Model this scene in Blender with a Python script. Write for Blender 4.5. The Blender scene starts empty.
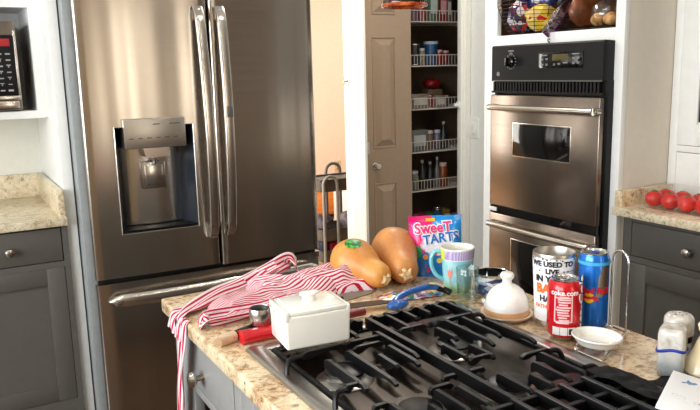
import bpy, bmesh, math, random
from mathutils import Vector, Matrix, Euler, noise
PI = math.pi
R = math.radians
random.seed(7)
S = bpy.context.scene
COL = S.collection

# ------------------------------------------------------------------ materials
def lin(c):
    out = []
    for v in c[:3]:
        v /= 255.0
        out.append(v / 12.92 if v <= 0.04045 else ((v + 0.055) / 1.055) ** 2.4)
    return (*out, 1.0)

class NT:
    def __init__(s, name):
        s.m = bpy.data.materials.new(name); s.m.use_nodes = True
        s.t = s.m.node_tree; s.b = s.t.nodes['Principled BSDF']; s.out = s.t.nodes['Material Output']
    def n(s, kind, **kw):
        nd = s.t.nodes.new(kind)
        for k, v in kw.items():
            if k in nd.inputs: nd.inputs[k].default_value = v
            else: setattr(nd, k, v)
        return nd
    def l(s, a, b): s.t.links.new(a, b)
    def coord(s, which='Object', scale=(1, 1, 1), rot=(0, 0, 0)):
        c = s.n('ShaderNodeTexCoord'); m = s.n('ShaderNodeMapping')
        m.inputs['Scale'].default_value = scale; m.inputs['Rotation'].default_value = rot
        s.l(c.outputs[which], m.inputs['Vector']); return m.outputs['Vector']
    def noise(s, vec, scale, detail=3, rough=.5, dist=0):
        nd = s.n('ShaderNodeTexNoise'); s.l(vec, nd.inputs['Vector'])
        nd.inputs['Scale'].default_value = scale; nd.inputs['Detail'].default_value = detail
        nd.inputs['Roughness'].default_value = rough; nd.inputs['Distortion'].default_value = dist
        return nd.outputs['Fac']
    def ramp(s, fac, stops, const=False):
        nd = s.n('ShaderNodeValToRGB'); r = nd.color_ramp
        if const: r.interpolation = 'CONSTANT'
        while len(r.elements) < len(stops): r.elements.new(.5)
        for e, (p, c) in zip(r.elements, stops): e.position = p; e.color = lin(c) if len(c) == 3 else c
        s.l(fac, nd.inputs['Fac']); return nd.outputs['Color']
    def mix(s, fac, a, b):
        nd = s.n('ShaderNodeMix', data_type='RGBA')
        if hasattr(fac, 'links'): s.l(fac, nd.inputs[0])
        else: nd.inputs[0].default_value = fac
        for v, i in ((a, 6), (b, 7)):
            if hasattr(v, 'links'): s.l(v, nd.inputs[i])
            else: nd.inputs[i].default_value = lin(v)
        return nd.outputs[2]
    def bump(s, h, strength, dist=.002):
        nd = s.n('ShaderNodeBump'); nd.inputs['Strength'].default_value = strength; nd.inputs['Distance'].default_value = dist
        s.l(h, nd.inputs['Height']); s.l(nd.outputs['Normal'], s.b.inputs['Normal'])
    def set(s, rough=.5, metal=0, spec=.5, coat=0):
        s.b.inputs['Roughness'].default_value = rough; s.b.inputs['Metallic'].default_value = metal
        s.b.inputs['Specular IOR Level'].default_value = spec; s.b.inputs['Coat Weight'].default_value = coat
        return s

def plain(name, c, rough=.5, metal=0, spec=.5, coat=0, var=.04, scale=30):
    m = NT(name); m.set(rough, metal, spec, coat)
    v = m.noise(m.coord(), scale)
    k0 = tuple(max(0, x * (1 - var)) for x in c); k1 = tuple(min(255, x * (1 + var)) for x in c)
    m.l(m.ramp(v, [(.3, k0), (.7, k1)]), m.b.inputs['Base Color'])
    return m.m

def patches(name, cols, scale=40, rough=.4, coat=0, stretch=(1, 1, 1), dist=0):
    m = NT(name); m.set(rough, coat=coat)
    v = m.n('ShaderNodeTexVoronoi'); v.inputs['Scale'].default_value = scale
    m.l(m.coord('Object', stretch), v.inputs['Vector'])
    sep = m.n('ShaderNodeSeparateColor'); m.l(v.outputs['Color'], sep.inputs['Color'])
    k = len(cols)
    m.l(m.ramp(sep.outputs[0], [(i / k, c) for i, c in enumerate(cols)], True), m.b.inputs['Base Color'])
    return m.m

def granite(name, base, tan, dark):
    m = NT(name); m.set(.16, spec=.5)
    vec = m.coord()
    a = m.noise(vec, 9, 5, .6, .6); b = m.noise(vec, 75, 4, .7); c = m.noise(vec, 38, 3, .65); d = m.noise(vec, 130, 2)
    k = m.mix(m.ramp(a, [(.40, (0, 0, 0)), (.62, (255, 255, 255))]), base, tan)
    k = m.mix(m.ramp(b, [(.44, (200, 200, 200)), (.60, (0, 0, 0))]), k, tuple(min(255, x * 1.12) for x in base))
    k = m.mix(m.ramp(c, [(.60, (0, 0, 0)), (.68, (210, 210, 210))]), k, tuple(x * .72 for x in tan))
    k = m.mix(m.ramp(d, [(.66, (0, 0, 0)), (.72, (255, 255, 255))]), k, dark)
    m.l(k, m.b.inputs['Base Color']); return m.m

def steel(name, c=(196, 190, 182), rough=.22, wav=(6, 6, .35), st=.5, dist=.01, brush=(3, 3, 300)):
    m = NT(name); m.set(rough, 1.0)
    m.b.inputs['Base Color'].default_value = lin(c)
    if wav:
        h = m.noise(m.coord('Object', wav), 1.0, 1.5, .4, .2)
        m.bump(h, st, dist)
        g = m.noise(m.coord('Object', brush), 1.0, 2)
        r = m.n('ShaderNodeMapRange'); m.l(g, r.inputs[0]); r.inputs[3].default_value = rough * .8; r.inputs[4].default_value = rough * 1.25
        m.l(r.outputs[0], m.b.inputs['Roughness'])
    return m.m

def clear(name, tint=(255, 255, 255), tr=.85, rough=.03, edge=.6):
    m = NT(name)
    t = m.n('ShaderNodeBsdfTransparent'); t.inputs['Color'].default_value = lin(tint)
    g = m.n('ShaderNodeBsdfGlossy'); g.inputs['Roughness'].default_value = rough
    f = m.n('ShaderNodeLayerWeight'); f.inputs['Blend'].default_value = .5
    pw = m.n('ShaderNodeMath', operation='POWER'); pw.inputs[1].default_value = 3.5; m.l(f.outputs['Facing'], pw.inputs[0])
    mr = m.n('ShaderNodeMapRange'); mr.inputs[3].default_value = (1 - tr) * .4; mr.inputs[4].default_value = edge
    m.l(pw.outputs[0], mr.inputs[0])
    mx = m.n('ShaderNodeMixShader'); m.l(mr.outputs[0], mx.inputs[0]); m.l(t.outputs[0], mx.inputs[1]); m.l(g.outputs[0], mx.inputs[2])
    m.l(mx.outputs[0], m.out.inputs['Surface']); return m.m

def emit(name, c, st):
    m = NT(name); m.b.inputs['Base Color'].default_value = lin(c); m.b.inputs['Emission Color'].default_value = lin(c)
    m.b.inputs['Emission Strength'].default_value = st; return m.m

def stripes(name, ca, cb, period_u, duty=.52):
    # cloth stripes woven along U of the cloth
    m = NT(name); m.set(.85, spec=.2)
    uv = m.n('ShaderNodeUVMap'); sp = m.n('ShaderNodeSeparateXYZ'); m.l(uv.outputs[0], sp.inputs[0])
    d = m.n('ShaderNodeMath', operation='DIVIDE'); d.inputs[1].default_value = period_u; m.l(sp.outputs[0], d.inputs[0])
    f = m.n('ShaderNodeMath', operation='FRACT'); m.l(d.outputs[0], f.inputs[0])
    m.l(m.ramp(f.outputs[0], [(0, ca), (duty, cb)], True), m.b.inputs['Base Color'])
    m.bump(m.noise(m.coord(), 900, 2), .25, .0006); return m.m

def zramp(name, stops, z0, z1, rough=.3, coat=.3, noise_amt=.0, scale=60):
    # colours by height on the thing itself (glazes, printed bands)
    m = NT(name); m.set(rough, coat=coat)
    v = m.coord(); sp = m.n('ShaderNodeSeparateXYZ'); m.l(v, sp.inputs[0])
    mr = m.n('ShaderNodeMapRange'); mr.inputs[1].default_value = z0; mr.inputs[2].default_value = z1; m.l(sp.outputs[2], mr.inputs[0])
    f = mr.outputs[0]
    if noise_amt:
        n = m.noise(v, scale, 2); a = m.n('ShaderNodeMath', operation='MULTIPLY_ADD'); a.inputs[1].default_value = noise_amt; a.inputs[2].default_value = -noise_amt / 2
        m.l(n, a.inputs[0]); ad = m.n('ShaderNodeMath', operation='ADD'); m.l(f, ad.inputs[0]); m.l(a.outputs[0], ad.inputs[1]); f = ad.outputs[0]
    m.l(m.ramp(f, stops), m.b.inputs['Base Color']); return m.m

def wood(name, a, b, rough=.4, stretch=(1, 14, 14), scale=3):
    m = NT(name); m.set(rough)
    n = m.noise(m.coord('Object', stretch), scale, 5, .6, .4)
    m.l(m.ramp(n, [(.3, a), (.7, b)]), m.b.inputs['Base Color']); return m.m

M = {}
M['white'] = plain('white_paint', (232, 232, 228), .42, var=.01)
M['trim'] = plain('trim_paint', (236, 234, 226), .38, var=.01)
M['wall'] = plain('wall_paint', (226, 224, 214), .6, var=.01)
M['tan_wall'] = plain('gold_reflecting_wall', (196, 166, 120), .7, var=.03)  # unseen rear wall, lightened so the fridge reflects gold
M['cream'] = plain('cream_wall', (232, 220, 202), .6, var=.01)
M['pantry'] = plain('pantry_shade_tone', (96, 78, 62), .7, var=.02)  # wall colour darkened to carry the closet's shade
M['door'] = plain('taupe_door_paint', (146, 124, 102), .4, var=.015)
M['ceil'] = plain('ceiling_paint', (238, 236, 230), .7, var=.01)
M['grey'] = plain('grey_cabinet_paint', (90, 87, 82), .38, var=.02)
M['lgrey'] = plain('lighter_cabinet_grey', (138, 137, 134), .38, var=.02)  # island grey, lighter than the other base cabinets
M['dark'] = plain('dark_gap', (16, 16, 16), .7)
M['black'] = plain('black_plastic', (11, 11, 12), .38, spec=.25)
M['gloss_black'] = plain('black_glass', (8, 8, 9), .06)
M['iron'] = plain('cast_iron', (6, 6, 8), .38, spec=.4, var=.2, scale=120)
M['granite'] = granite('granite', (218, 200, 166), (158, 110, 62), (58, 34, 30))
M['granite_pale'] = granite('pale_granite', (216, 204, 178), (180, 158, 122), (84, 60, 48))
M['steel'] = steel('brushed_steel_door', (184, 175, 165), .22, (5, 5, .2), .9, .016)
M['oven_steel'] = steel('oven_steel', (138, 126, 116), .24, (5, 5, .3), .35, .01)
M['steel_plain'] = steel('plain_steel', (205, 202, 198), .22, (60, 60, 60), .03, .001)
M['handle_steel'] = steel('handle_steel', (208, 202, 194), .24, None)
M['rim_steel'] = steel('cooktop_rim_steel', (170, 166, 160), .3, (40, 40, 40), .03, .001)
M['panel_steel'] = steel('satin_panel_steel', (190, 184, 174), .36, None)
M['chrome'] = steel('chrome', (225, 225, 225), .08, None)
M['nickel'] = steel('brushed_nickel', (190, 182, 172), .25, None)
M['pan'] = NT('dark_bronze_pan').set(.26, .9).m
M['pan'].node_tree.nodes['Principled BSDF'].inputs['Base Color'].default_value = lin((64, 55, 47))
M['fridge_side'] = plain('fridge_side_grey', (150, 154, 154), .4, var=.03)
M['recess'] = plain('dispenser_dark_recess', (36, 42, 50), .3)
M['ceramic'] = plain('white_ceramic', (238, 235, 226), .12, coat=.4, var=.01)
M['cream_ceramic'] = plain('cream_ceramic', (232, 214, 176), .2, coat=.3, var=.02)
M['saucer'] = plain('beige_stoneware', (224, 204, 176), .4, var=.04)
M['red'] = plain('red_plastic', (205, 14, 28), .25, coat=.3, var=.03)
M['blue'] = plain('blue_plastic', (22, 92, 170), .28, coat=.3, var=.05)
M['wood_butt'] = wood('pale_wood_handle', (196, 160, 122), (236, 216, 190), .5)
M['greige'] = plain('greige_panel', (206, 198, 184), .45, var=.01)
M['dark_far_wall'] = wood('dark_reflecting_wall', (58, 42, 32), (84, 62, 46), .5)
M['dark_wood'] = wood('dark_wood', (70, 42, 30), (104, 68, 46), .4)
M['floor'] = wood('oak_floor', (70, 50, 36), (98, 72, 52), .35, (12, 1.2, 1), 2)
M['far_floor'] = wood('honey_floor', (186, 150, 116), (208, 176, 140), .4, (12, 1.2, 1), 2)
M['orange_wood'] = wood('orange_wood', (214, 122, 50), (236, 152, 78), .4)
M['stripe'] = stripes('red_white_stripe_cotton', (224, 208, 210), (182, 22, 58), .0108)
M['glass'] = clear('clear_glass', (240, 246, 246), .86, .03, .85)
M['plastic'] = clear('clear_plastic', (253, 253, 253), .96, .06, .45)
M['film'] = clear('clear_bag_film', (244, 240, 236), .55, .2)
M['purple_film'] = clear('purple_bag_film', (170, 120, 170), .4, .2)
M['tomato'] = plain('tomato_skin', (206, 22, 12), .12, coat=.4, var=.08, scale=20)
M['green'] = plain('green_calyx', (60, 110, 40), .6)
M['wire'] = plain('white_coated_wire', (200, 192, 180), .4)
M['black_wire'] = plain('black_wire', (18, 16, 15), .4)
M['cart'] = plain('grey_cart_metal', (88, 84, 80), .4, var=.02)
M['bun'] = plain('baked_bread', (206, 158, 96), .6, var=.2, scale=25)
M['loaf'] = plain('brown_loaf_bag', (112, 62, 36), .3, coat=.4, var=.35, scale=18)
M['lcd'] = emit('dim_amber_display', (70, 62, 20), .12)
M['led'] = emit('red_led_display', (150, 20, 28), .25)
M['ink'] = plain('black_ink', (24, 22, 26), .5)
M['orange_ink'] = plain('orange_ink', (236, 116, 40), .5)
M['white_ink'] = plain('white_ink', (240, 236, 232), .4)
M['red_ink'] = plain('red_ink', (206, 26, 54), .3)
M['blue_ink'] = plain('blue_ink', (24, 110, 190), .3)
M['pink_ink'] = plain('pink_ink', (226, 36, 120), .3)
M['yellow_ink'] = plain('yellow_ink', (250, 196, 30), .3)
M['silver_ink'] = steel('silver_print', (206, 198, 188), .25, None)
M['grey_ink'] = plain('grey_mark', (128, 128, 128), .5)
M['key'] = plain('keypad_print', (150, 152, 156), .5)

def squash_mat(c0=(196, 124, 56), c1=(224, 162, 80), c2=(176, 98, 44)):
    m = NT('butternut_skin'); m.set(.42, coat=.05)
    v = m.coord(); a = m.noise(v, 14, 4, .6); b = m.noise(m.coord('Object', (40, 40, 5)), 3, 3)
    k = m.ramp(a, [(.3, c0), (.7, c1)])
    k = m.mix(m.ramp(b, [(.5, (0, 0, 0)), (.75, (120, 120, 120))]), k, c2)
    m.l(k, m.b.inputs['Base Color']); return m.m
M['squash'] = squash_mat()
M['squash_tan'] = squash_mat((190, 118, 60), (214, 152, 88), (168, 94, 48))

# ------------------------------------------------------------------ mesh builder
class G:
    def __init__(s): s.bm = bmesh.new(); s.uv = None
    def add(s, tmp):
        me = bpy.data.meshes.new('t'); tmp.to_mesh(me); tmp.free(); s.bm.from_mesh(me); bpy.data.meshes.remove(me); return s
    nbox = 0
    def box(s, x0, x1, y0, y1, z0, z1, bev=0, seg=2):
        # each box a hair larger than the last so that faces of joined boards never coincide
        s.nbox += 1; e = .00013 * ((s.nbox * 5) % 11); x0 -= e; x1 += e; y0 -= e; y1 += e; z0 -= e; z1 += e
        t = bmesh.new(); bmesh.ops.create_cube(t, size=1)
        for v in t.verts: v.co = Vector(((x0 + x1) / 2 + v.co.x * (x1 - x0), (y0 + y1) / 2 + v.co.y * (y1 - y0), (z0 + z1) / 2 + v.co.z * (z1 - z0)))
        if bev: bmesh.ops.bevel(t, geom=list(t.edges), offset=min(bev, .49 * min(abs(x1 - x0), abs(y1 - y0), abs(z1 - z0))), segments=seg, profile=.5, affect='EDGES')
        return s.add(t)
    def grid(s, fn, nu, nv, cu=False, cv=False, uvf=None):
        bm = s.bm
        if uvf and not s.uv: s.uv = bm.loops.layers.uv.new('UVMap')
        NU = nu if cu else nu + 1; NV = nv if cv else nv + 1
        vs = [[bm.verts.new(fn(i / nu, j / nv)) for j in range(NV)] for i in range(NU)]
        for i in range(nu):
            for j in range(nv):
                q = [(i, j), (i + 1, j), (i + 1, j + 1), (i, j + 1)]
                try: f = bm.faces.new([vs[a % NU][b % NV] for a, b in q])
                except ValueError: continue
                if uvf:
                    for lp, (a, b) in zip(f.loops, q): lp[s.uv].uv = uvf(a / nu, b / nv)
        return s
    def lathe(s, prof, n=32, c=(0, 0, 0), mat=None, sx=1, sy=1):
        # profile of (r, z); turned about +z then moved
        bm = s.bm; rows = []
        for r, z in prof:
            if r < 1e-6: rows.append([bm.verts.new((0, 0, z))])
            else: rows.append([bm.verts.new((r * math.cos(2 * PI * i / n) * sx, r * math.sin(2 * PI * i / n) * sy, z)) for i in range(n)])
        for a, b in zip(rows, rows[1:]):
            for i in range(n):
                q = [a[i % len(a)], a[(i + 1) % len(a)], b[(i + 1) % len(b)], b[i % len(b)]]
                u = []
                for v in q:
                    if v not in u: u.append(v)
                if len(u) > 2: bm.faces.new(u)
        vs = [v for r in rows for v in r]
        if mat is not None:
            for v in vs: v.co = mat @ v.co
        for v in vs: v.co += Vector(c)
        return s
    def tube(s, pts, r, n=8, closed=False, smooth=0, flat=None):
        P = [Vector(p) for p in pts]
        if smooth: P = catmull(P, smooth, closed)
        rs = r if callable(r) else (lambda t: r)
        bm = s.bm; N = len(P); rows = []; prev = None
        for i, p in enumerate(P):
            t = (P[(i + 1) % N] - P[i - 1]) if (closed or 0 < i < N - 1) else (P[1] - P[0] if i == 0 else P[-1] - P[-2])
            t.normalize()
            if prev is None:
                a = Vector((0, 0, 1)) if abs(t.z) < .9 else Vector((1, 0, 0))
                u = t.cross(a).normalized()
            else: u = (prev - t * prev.dot(t)).normalized()
            prev = u; w = t.cross(u); rr = rs(i / max(1, N - 1)); fa, fb = flat or (1, 1)
            rows.append([bm.verts.new(p + u * (math.cos(2 * PI * k / n) * rr * fa) + w * (math.sin(2 * PI * k / n) * rr * fb)) for k in range(n)])
        for i in range(N if closed else N - 1):
            a, b = rows[i], rows[(i + 1) % N]
            for k in range(n): bm.faces.new([a[k], a[(k + 1) % n], b[(k + 1) % n], b[k]])
        if not closed:
            bm.faces.new(rows[0][::-1]); bm.faces.new(rows[-1])
        return s
    def prism(s, poly, axis, a, b):
        # polygon of 2D points in the two other axes, extruded along axis from a to b
        def P(u, v, w): return [(w, u, v), (u, w, v), (u, v, w)][axis]
        bm = s.bm; A = [bm.verts.new(P(u, v, a)) for u, v in poly]; B = [bm.verts.new(P(u, v, b)) for u, v in poly]
        bm.faces.new(A); bm.faces.new(B[::-1]); n = len(poly)
        for i in range(n): bm.faces.new([A[i], B[i], B[(i + 1) % n], A[(i + 1) % n]])
        return s
    def ball(s, c, r, n=16, m=10, mat=None):
        r = r if hasattr(r, '__len__') else (r, r, r)
        t = bmesh.new(); bmesh.ops.create_uvsphere(t, u_segments=n, v_segments=m, radius=1)
        for v in t.verts:
            v.co = Vector((v.co.x * r[0], v.co.y * r[1], v.co.z * r[2]))
            if mat is not None: v.co = mat @ v.co
            v.co += Vector(c)
        return s.add(t)
    def xf(s, m): bmesh.ops.transform(s.bm, matrix=m, verts=s.bm.verts); return s
    def map(s, f):
        for v in s.bm.verts: v.co = Vector(f(v.co))
        return s

def catmull(P, k, closed=False):
    out = []; N = len(P)
    for i in range(N if closed else N - 1):
        if closed: a, b, c, d = P[i - 1], P[i], P[(i + 1) % N], P[(i + 2) % N]
        else: a, b, c, d = P[max(i - 1, 0)], P[i], P[i + 1], P[min(i + 2, N - 1)]
        for j in range(k):
            t = j / k
            out.append(.5 * ((2 * b) + (c - a) * t + (2 * a - 5 * b + 4 * c - d) * t * t + (3 * b - a - 3 * c + d) * t ** 3))
    if not closed: out.append(P[-1])
    return out

OFF = {}
def obj(name, g, mat, parent=None, loc=None, smooth=38, kind=None):
    me = bpy.data.meshes.new(name); bm = g.bm
    off = OFF[parent] if parent is not None else Vector(loc or (0, 0, 0))
    if parent is not None and loc is not None: off = off + Vector(loc)
    if off.length: bmesh.ops.translate(bm, verts=bm.verts, vec=-off)
    bmesh.ops.recalc_face_normals(bm, faces=bm.faces)
    bm.to_mesh(me); bm.free()
    if smooth:
        me.shade_smooth()
        if smooth < 180: me.set_sharp_from_angle(angle=R(smooth))
    for m in (mat if isinstance(mat, (list, tuple)) else [mat]): me.materials.append(M[m] if isinstance(m, str) else m)
    o = bpy.data.objects.new(name, me); COL.objects.link(o)
    if parent is not None:
        o.parent = parent
        if loc is not None: o.location = loc
    else: o.location = off
    OFF[o] = off
    if kind: o['kind'] = kind
    return o
def tag(o, label, cat, group=None):
    o['label'] = label; o['category'] = cat
    if group: o['group'] = group
    return o
def root(name, label, cat, loc, rz=0, local=False, group=None, rot=None):
    o = bpy.data.objects.new(name, None); COL.objects.link(o); o.location = loc
    o.rotation_euler = rot or (0, 0, rz); o.empty_display_size = .05
    OFF[o] = Vector((0, 0, 0)) if local else Vector(loc)
    return tag(o, label, cat, group)
def struct(name, g, mat, parent=None):
    return obj(name, g, mat, parent, kind='structure', smooth=30)
def dup(r, loc, rz, label, group=None, parent=None):
    c = r.copy(); COL.objects.link(c); c.location = loc; c.rotation_euler = (0, 0, rz)
    if label: c['label'] = label
    if group: c['group'] = group
    for ch in list(r.children):
        d = ch.copy(); COL.objects.link(d); d.parent = c
        for gch in list(ch.children):
            e = gch.copy(); COL.objects.link(e); e.parent = d
    return c

# flat lettering as geometry: returns (G) lying in x,z plane of a label, facing -y
def letters(body, size, bold=0.0, thick=.0004, align='CENTER', shear=0, space=1):
    cu = bpy.data.curves.new('lettering', 'FONT'); cu.body = body; cu.size = size; cu.align_x = align; cu.align_y = 'CENTER'
    cu.offset = bold; cu.extrude = thick; cu.shear = shear; cu.resolution_u = 3; cu.space_character = space; cu.space_line = .9
    o = bpy.data.objects.new('lettering', cu); COL.objects.link(o)
    me = bpy.data.meshes.new_from_object(o.evaluated_get(bpy.context.evaluated_depsgraph_get()))
    bpy.data.objects.remove(o); bpy.data.curves.remove(cu)
    g = G(); g.bm.from_mesh(me); bpy.data.meshes.remove(me)
    return g
def cutgrid(g, step, axis=0):
    bm = g.bm
    lo = min(v.co[axis] for v in bm.verts); hi = max(v.co[axis] for v in bm.verts)
    x = lo + step
    while x < hi:
        co = Vector((0, 0, 0)); co[axis] = x; no = Vector((0, 0, 0)); no[axis] = 1
        bmesh.ops.bisect_plane(bm, geom=bm.verts[:] + bm.edges[:] + bm.faces[:], plane_co=co, plane_no=no); x += step
    return g
def wrap(g, r, z, ang, eps=.0005, rfun=None):
    # wrap x,y-plane lettering round a vertical can; ang = direction its middle faces
    cutgrid(g, .003)
    def f(c):
        rr = (rfun(z + c.y) if rfun else r) + eps + c.z
        a = ang + c.x / r
        return (rr * math.cos(a), rr * math.sin(a), z + c.y)
    return g.map(f)
def rect(w, h, cx=0, cy=0, t=.0003):
    g = G(); g.box(cx - w / 2, cx + w / 2, cy - h / 2, cy + h / 2, -t, t); return g
def poly(pts, t=.0003):
    g = G(); g.prism(pts, 2, -t, t); return g
def disc(r, cx=0, cy=0, t=.0003, sx=1, sy=1):
    return poly([(cx + sx * r * math.cos(2 * PI * i / 24), cy + sy * r * math.sin(2 * PI * i / 24)) for i in range(24)], t)
def upright(g, at, facing):
    # stand flat lettering (x right, y up, z out) on a wall facing -y ('y') or -x ('x')
    if facing == 'y': m = Matrix(((1, 0, 0, at[0]), (0, 0, -1, at[1]), (0, 1, 0, at[2]), (0, 0, 0, 1)))
    else: m = Matrix(((0, 0, -1, at[0]), (-1, 0, 0, at[1]), (0, 1, 0, at[2]), (0, 0, 0, 1)))
    return g.xf(m)

# ------------------------------------------------------------------ the room shell
BY = 3.45      # plane of the fridge and pantry wall
struct('floor', G().box(-2.3, 3.0, -3.0, 3.57, -.05, 0), 'floor')
struct('ceiling', G().box(-2.3, 3.0, -3.0, 3.57, 2.5, 2.55), 'ceil')
g = G().box(-2.3, 1.42, BY, BY + .12, 0, 2.5).box(1.42, 2.69, BY, BY + .12, 2.08, 2.5).box(2.70, 2.88, BY, BY + .022, 0, 2.5)
struct('wall_back', g, 'wall')
struct('wall_right', G().box(2.76, 2.88, .55, BY, 0, 2.5), 'white')
struct('wall_right_far', G().box(2.76, 2.88, -3.0, .55, 0, 2.5), 'dark_far_wall')  # unseen stretch, coloured dark so the fridge's right door reflects dark
g = G().box(-2.3, -2.2, -3.0, -1.2, 0, 2.5).box(-2.3, -2.2, 2.4, BY, 0, 2.5).box(-2.3, -2.2, -1.2, 2.4, 0, .85).box(-2.3, -2.2, -1.2, 2.4, 2.2, 2.5)
struct('wall_left', g, 'wall')
g = G().box(-2.2, 1.0, -3.0, -2.9, 0, 2.5).box(1.9, 2.76, -3.0, -2.9, 0, 2.5).box(1.0, 1.9, -3.0, -2.9, 2.2, 2.5).box(1.0, 1.9, -3.0, -2.9, 0, .4)
struct('wall_front', g, 'tan_wall')
def window(name, lo, hi, along):
    g = G(); x0, z0 = lo; x1, z1 = hi; w = .05
    segs = [(x0, x1, z0, z0 + w), (x0, x1, z1 - w, z1)] + [(x0 + i * (x1 - x0 - w) / 2, x0 + i * (x1 - x0 - w) / 2 + w, z0, z1) for i in range(3)]
    for a, b, c, d in segs:
        if along == 'y': g.box(-2.29, -2.21, a, b, c, d, .004)
        else: g.box(a, b, -2.99, -2.91, c, d, .004)
    return struct(name, g, 'trim')
window('window_1', (-1.2, .85), (2.4, 2.2), 'y')
window('window_2', (1.0, .4), (1.9, 2.2), 'x')  # unseen window, placed to reflect as a gold strip in the fridge
# casings round the passage and the pantry
struct('trim_1', G().box(2.030, 2.046, BY - .012, BY + .21, 0, 2.49, .004), 'trim')
struct('trim_2', G().box(2.026, 2.040, BY - .018, BY + .06, 0, 2.09, .004), 'trim')
struct('trim_3', G().box(2.692, 2.706, BY - .012, BY + .022, 0, 2.09, .003).box(2.704, 2.756, BY - .022, BY, 0, 2.15, .007).box(2.712, 2.722, BY - .027, BY, 0, 2.15, .003), 'trim')
struct('trim_4', G().box(.377, .414, 2.862, BY - .002, 0, 2.45, .002), 'white')   # tall panel beside the fridge
struct('baseboard_back', G().box(-2.2, -.95, BY - .015, BY, 0, .1, .003), 'trim')
# pantry closet
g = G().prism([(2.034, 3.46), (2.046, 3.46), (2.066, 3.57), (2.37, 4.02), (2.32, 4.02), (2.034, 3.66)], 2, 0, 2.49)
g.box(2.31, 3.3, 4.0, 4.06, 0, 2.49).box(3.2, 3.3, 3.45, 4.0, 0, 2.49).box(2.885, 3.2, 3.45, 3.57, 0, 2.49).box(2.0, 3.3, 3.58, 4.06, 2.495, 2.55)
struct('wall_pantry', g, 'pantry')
struct('floor_pantry', G().box(1.42, 3.2, 3.57, 4.06, -.05, 0), 'floor')
# bright room beyond the passage
struct('floor_beyond', G().box(.6, 5.2, 4.06, 7.0, -.05, -.001).box(.6, 1.42, 3.57, 4.06, -.05, -.001), 'far_floor')
g = G().box(.6, 5.2, 6.6, 6.7, 0, 2.5)
struct('wall_beyond', g, 'cream')
struct('wall_beyond_left', G().box(.5, .6, 3.57, 6.7, 0, 2.5), 'cream')
struct('wall_beyond_right', G().box(5.2, 5.3, 4.06, 6.7, 0, 2.5).box(3.31, 5.3, 4.0, 4.06, 0, 2.5), 'cream')
struct('ceiling_beyond', G().box(.5, 5.3, 3.57, 6.7, 2.5, 2.55), 'ceil')
struct('baseboard_beyond', G().box(.6, 5.2, 6.585, 6.6, 0, .1, .003), 'trim')

# pantry door leaf
dr = struct('door_1', G().box(2.048, 2.356, BY + .012, BY + .045, .01, 2.06, .003), 'door')
def raised(g, x0, x1, z0, z1, y, d=.006, w=.022):
    # a sunk moulding with a raised field, facing -y
    yy = y - .0015
    for a, b, c, e in ((x0, x1, z0, z0 + .006), (x0, x1, z1 - .006, z1), (x0, x0 + .006, z0, z1), (x1 - .006, x1, z0, z1)):
        g.box(a, b, yy - .002, y + .002, c, e, .0018)
    i = w + .012
    bm = g.bm
    o = [bm.verts.new(p) for p in ((x0 + .012, y, z0 + .012), (x1 - .012, y, z0 + .012), (x1 - .012, y, z1 - .012), (x0 + .012, y, z1 - .012))]
    n = [bm.verts.new(p) for p in ((x0 + i, y - d, z0 + i), (x1 - i, y - d, z0 + i), (x1 - i, y - d, z1 - i), (x0 + i, y - d, z1 - i))]
    for k in range(4): bm.faces.new([o[k], o[(k + 1) % 4], n[(k + 1) % 4], n[k]])
    bm.faces.new(n)
    return g
for z0, z1 in ((.17, .79), (.99, 1.60), (1.72, 1.98)):
    obj('raised_panel', raised(G(), 2.100, 2.250, z0, z1, BY + .0115, .017, .034), 'door', dr, smooth=8)
kg = G().lathe([(0, 0), (.022, 0), (.024, .004), (.012, .008), (.010, .025), (.024, .034), (.027, .045), (.020, .056), (0, .058)], 20, (0, 0, 0), Matrix.Rotation(R(90), 4, 'X'))
kg.xf(Matrix.Translation((2.107, BY + .012, .893)) @ Matrix.Scale(.78, 4))
obj('door_knob', kg, 'nickel', dr)
obj('hinge', G().tube([(2.047, BY - .004, .96), (2.047, BY - .004, 1.03)], .006).box(2.046, 2.07, BY + .008, BY + .012, .96, 1.03), 'nickel', dr)
c = tag(obj('strike_catch', G().box(2.655, 2.690, BY - .004, BY + .010, 1.20, 1.216, .002).box(2.682, 2.6915, BY - .008, BY + .02, 1.192, 1.224, .002), 'white', None, (2.67, BY + .02, 1.2)), 'small white catch on the right jamb of the pantry doorway', 'door catch')
c = tag(obj('strike_plate', G().box(1.905, 1.932, BY - .012, BY + .002, 1.362, 1.37, .002).box(1.926, 1.933, BY - .014, BY + .02, 1.345, 1.385, .001), 'nickel', None, (1.93, BY, 1.35)), 'small metal latch on the white jamb beside the fridge', 'latch')
# light switch on the right wall
sw = root('light_switch', 'white rocker light switch on the wall between pantry and ovens', 'light switch', (2.76, 3.395, 1.07))
obj('switch_plate', G().box(2.754, 2.76, 3.352, 3.438, 1.01, 1.13, .003), 'white', sw)
obj('rocker', G().box(2.749, 2.756, 3.379, 3.411, 1.036, 1.103, .002), 'trim', sw)

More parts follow.
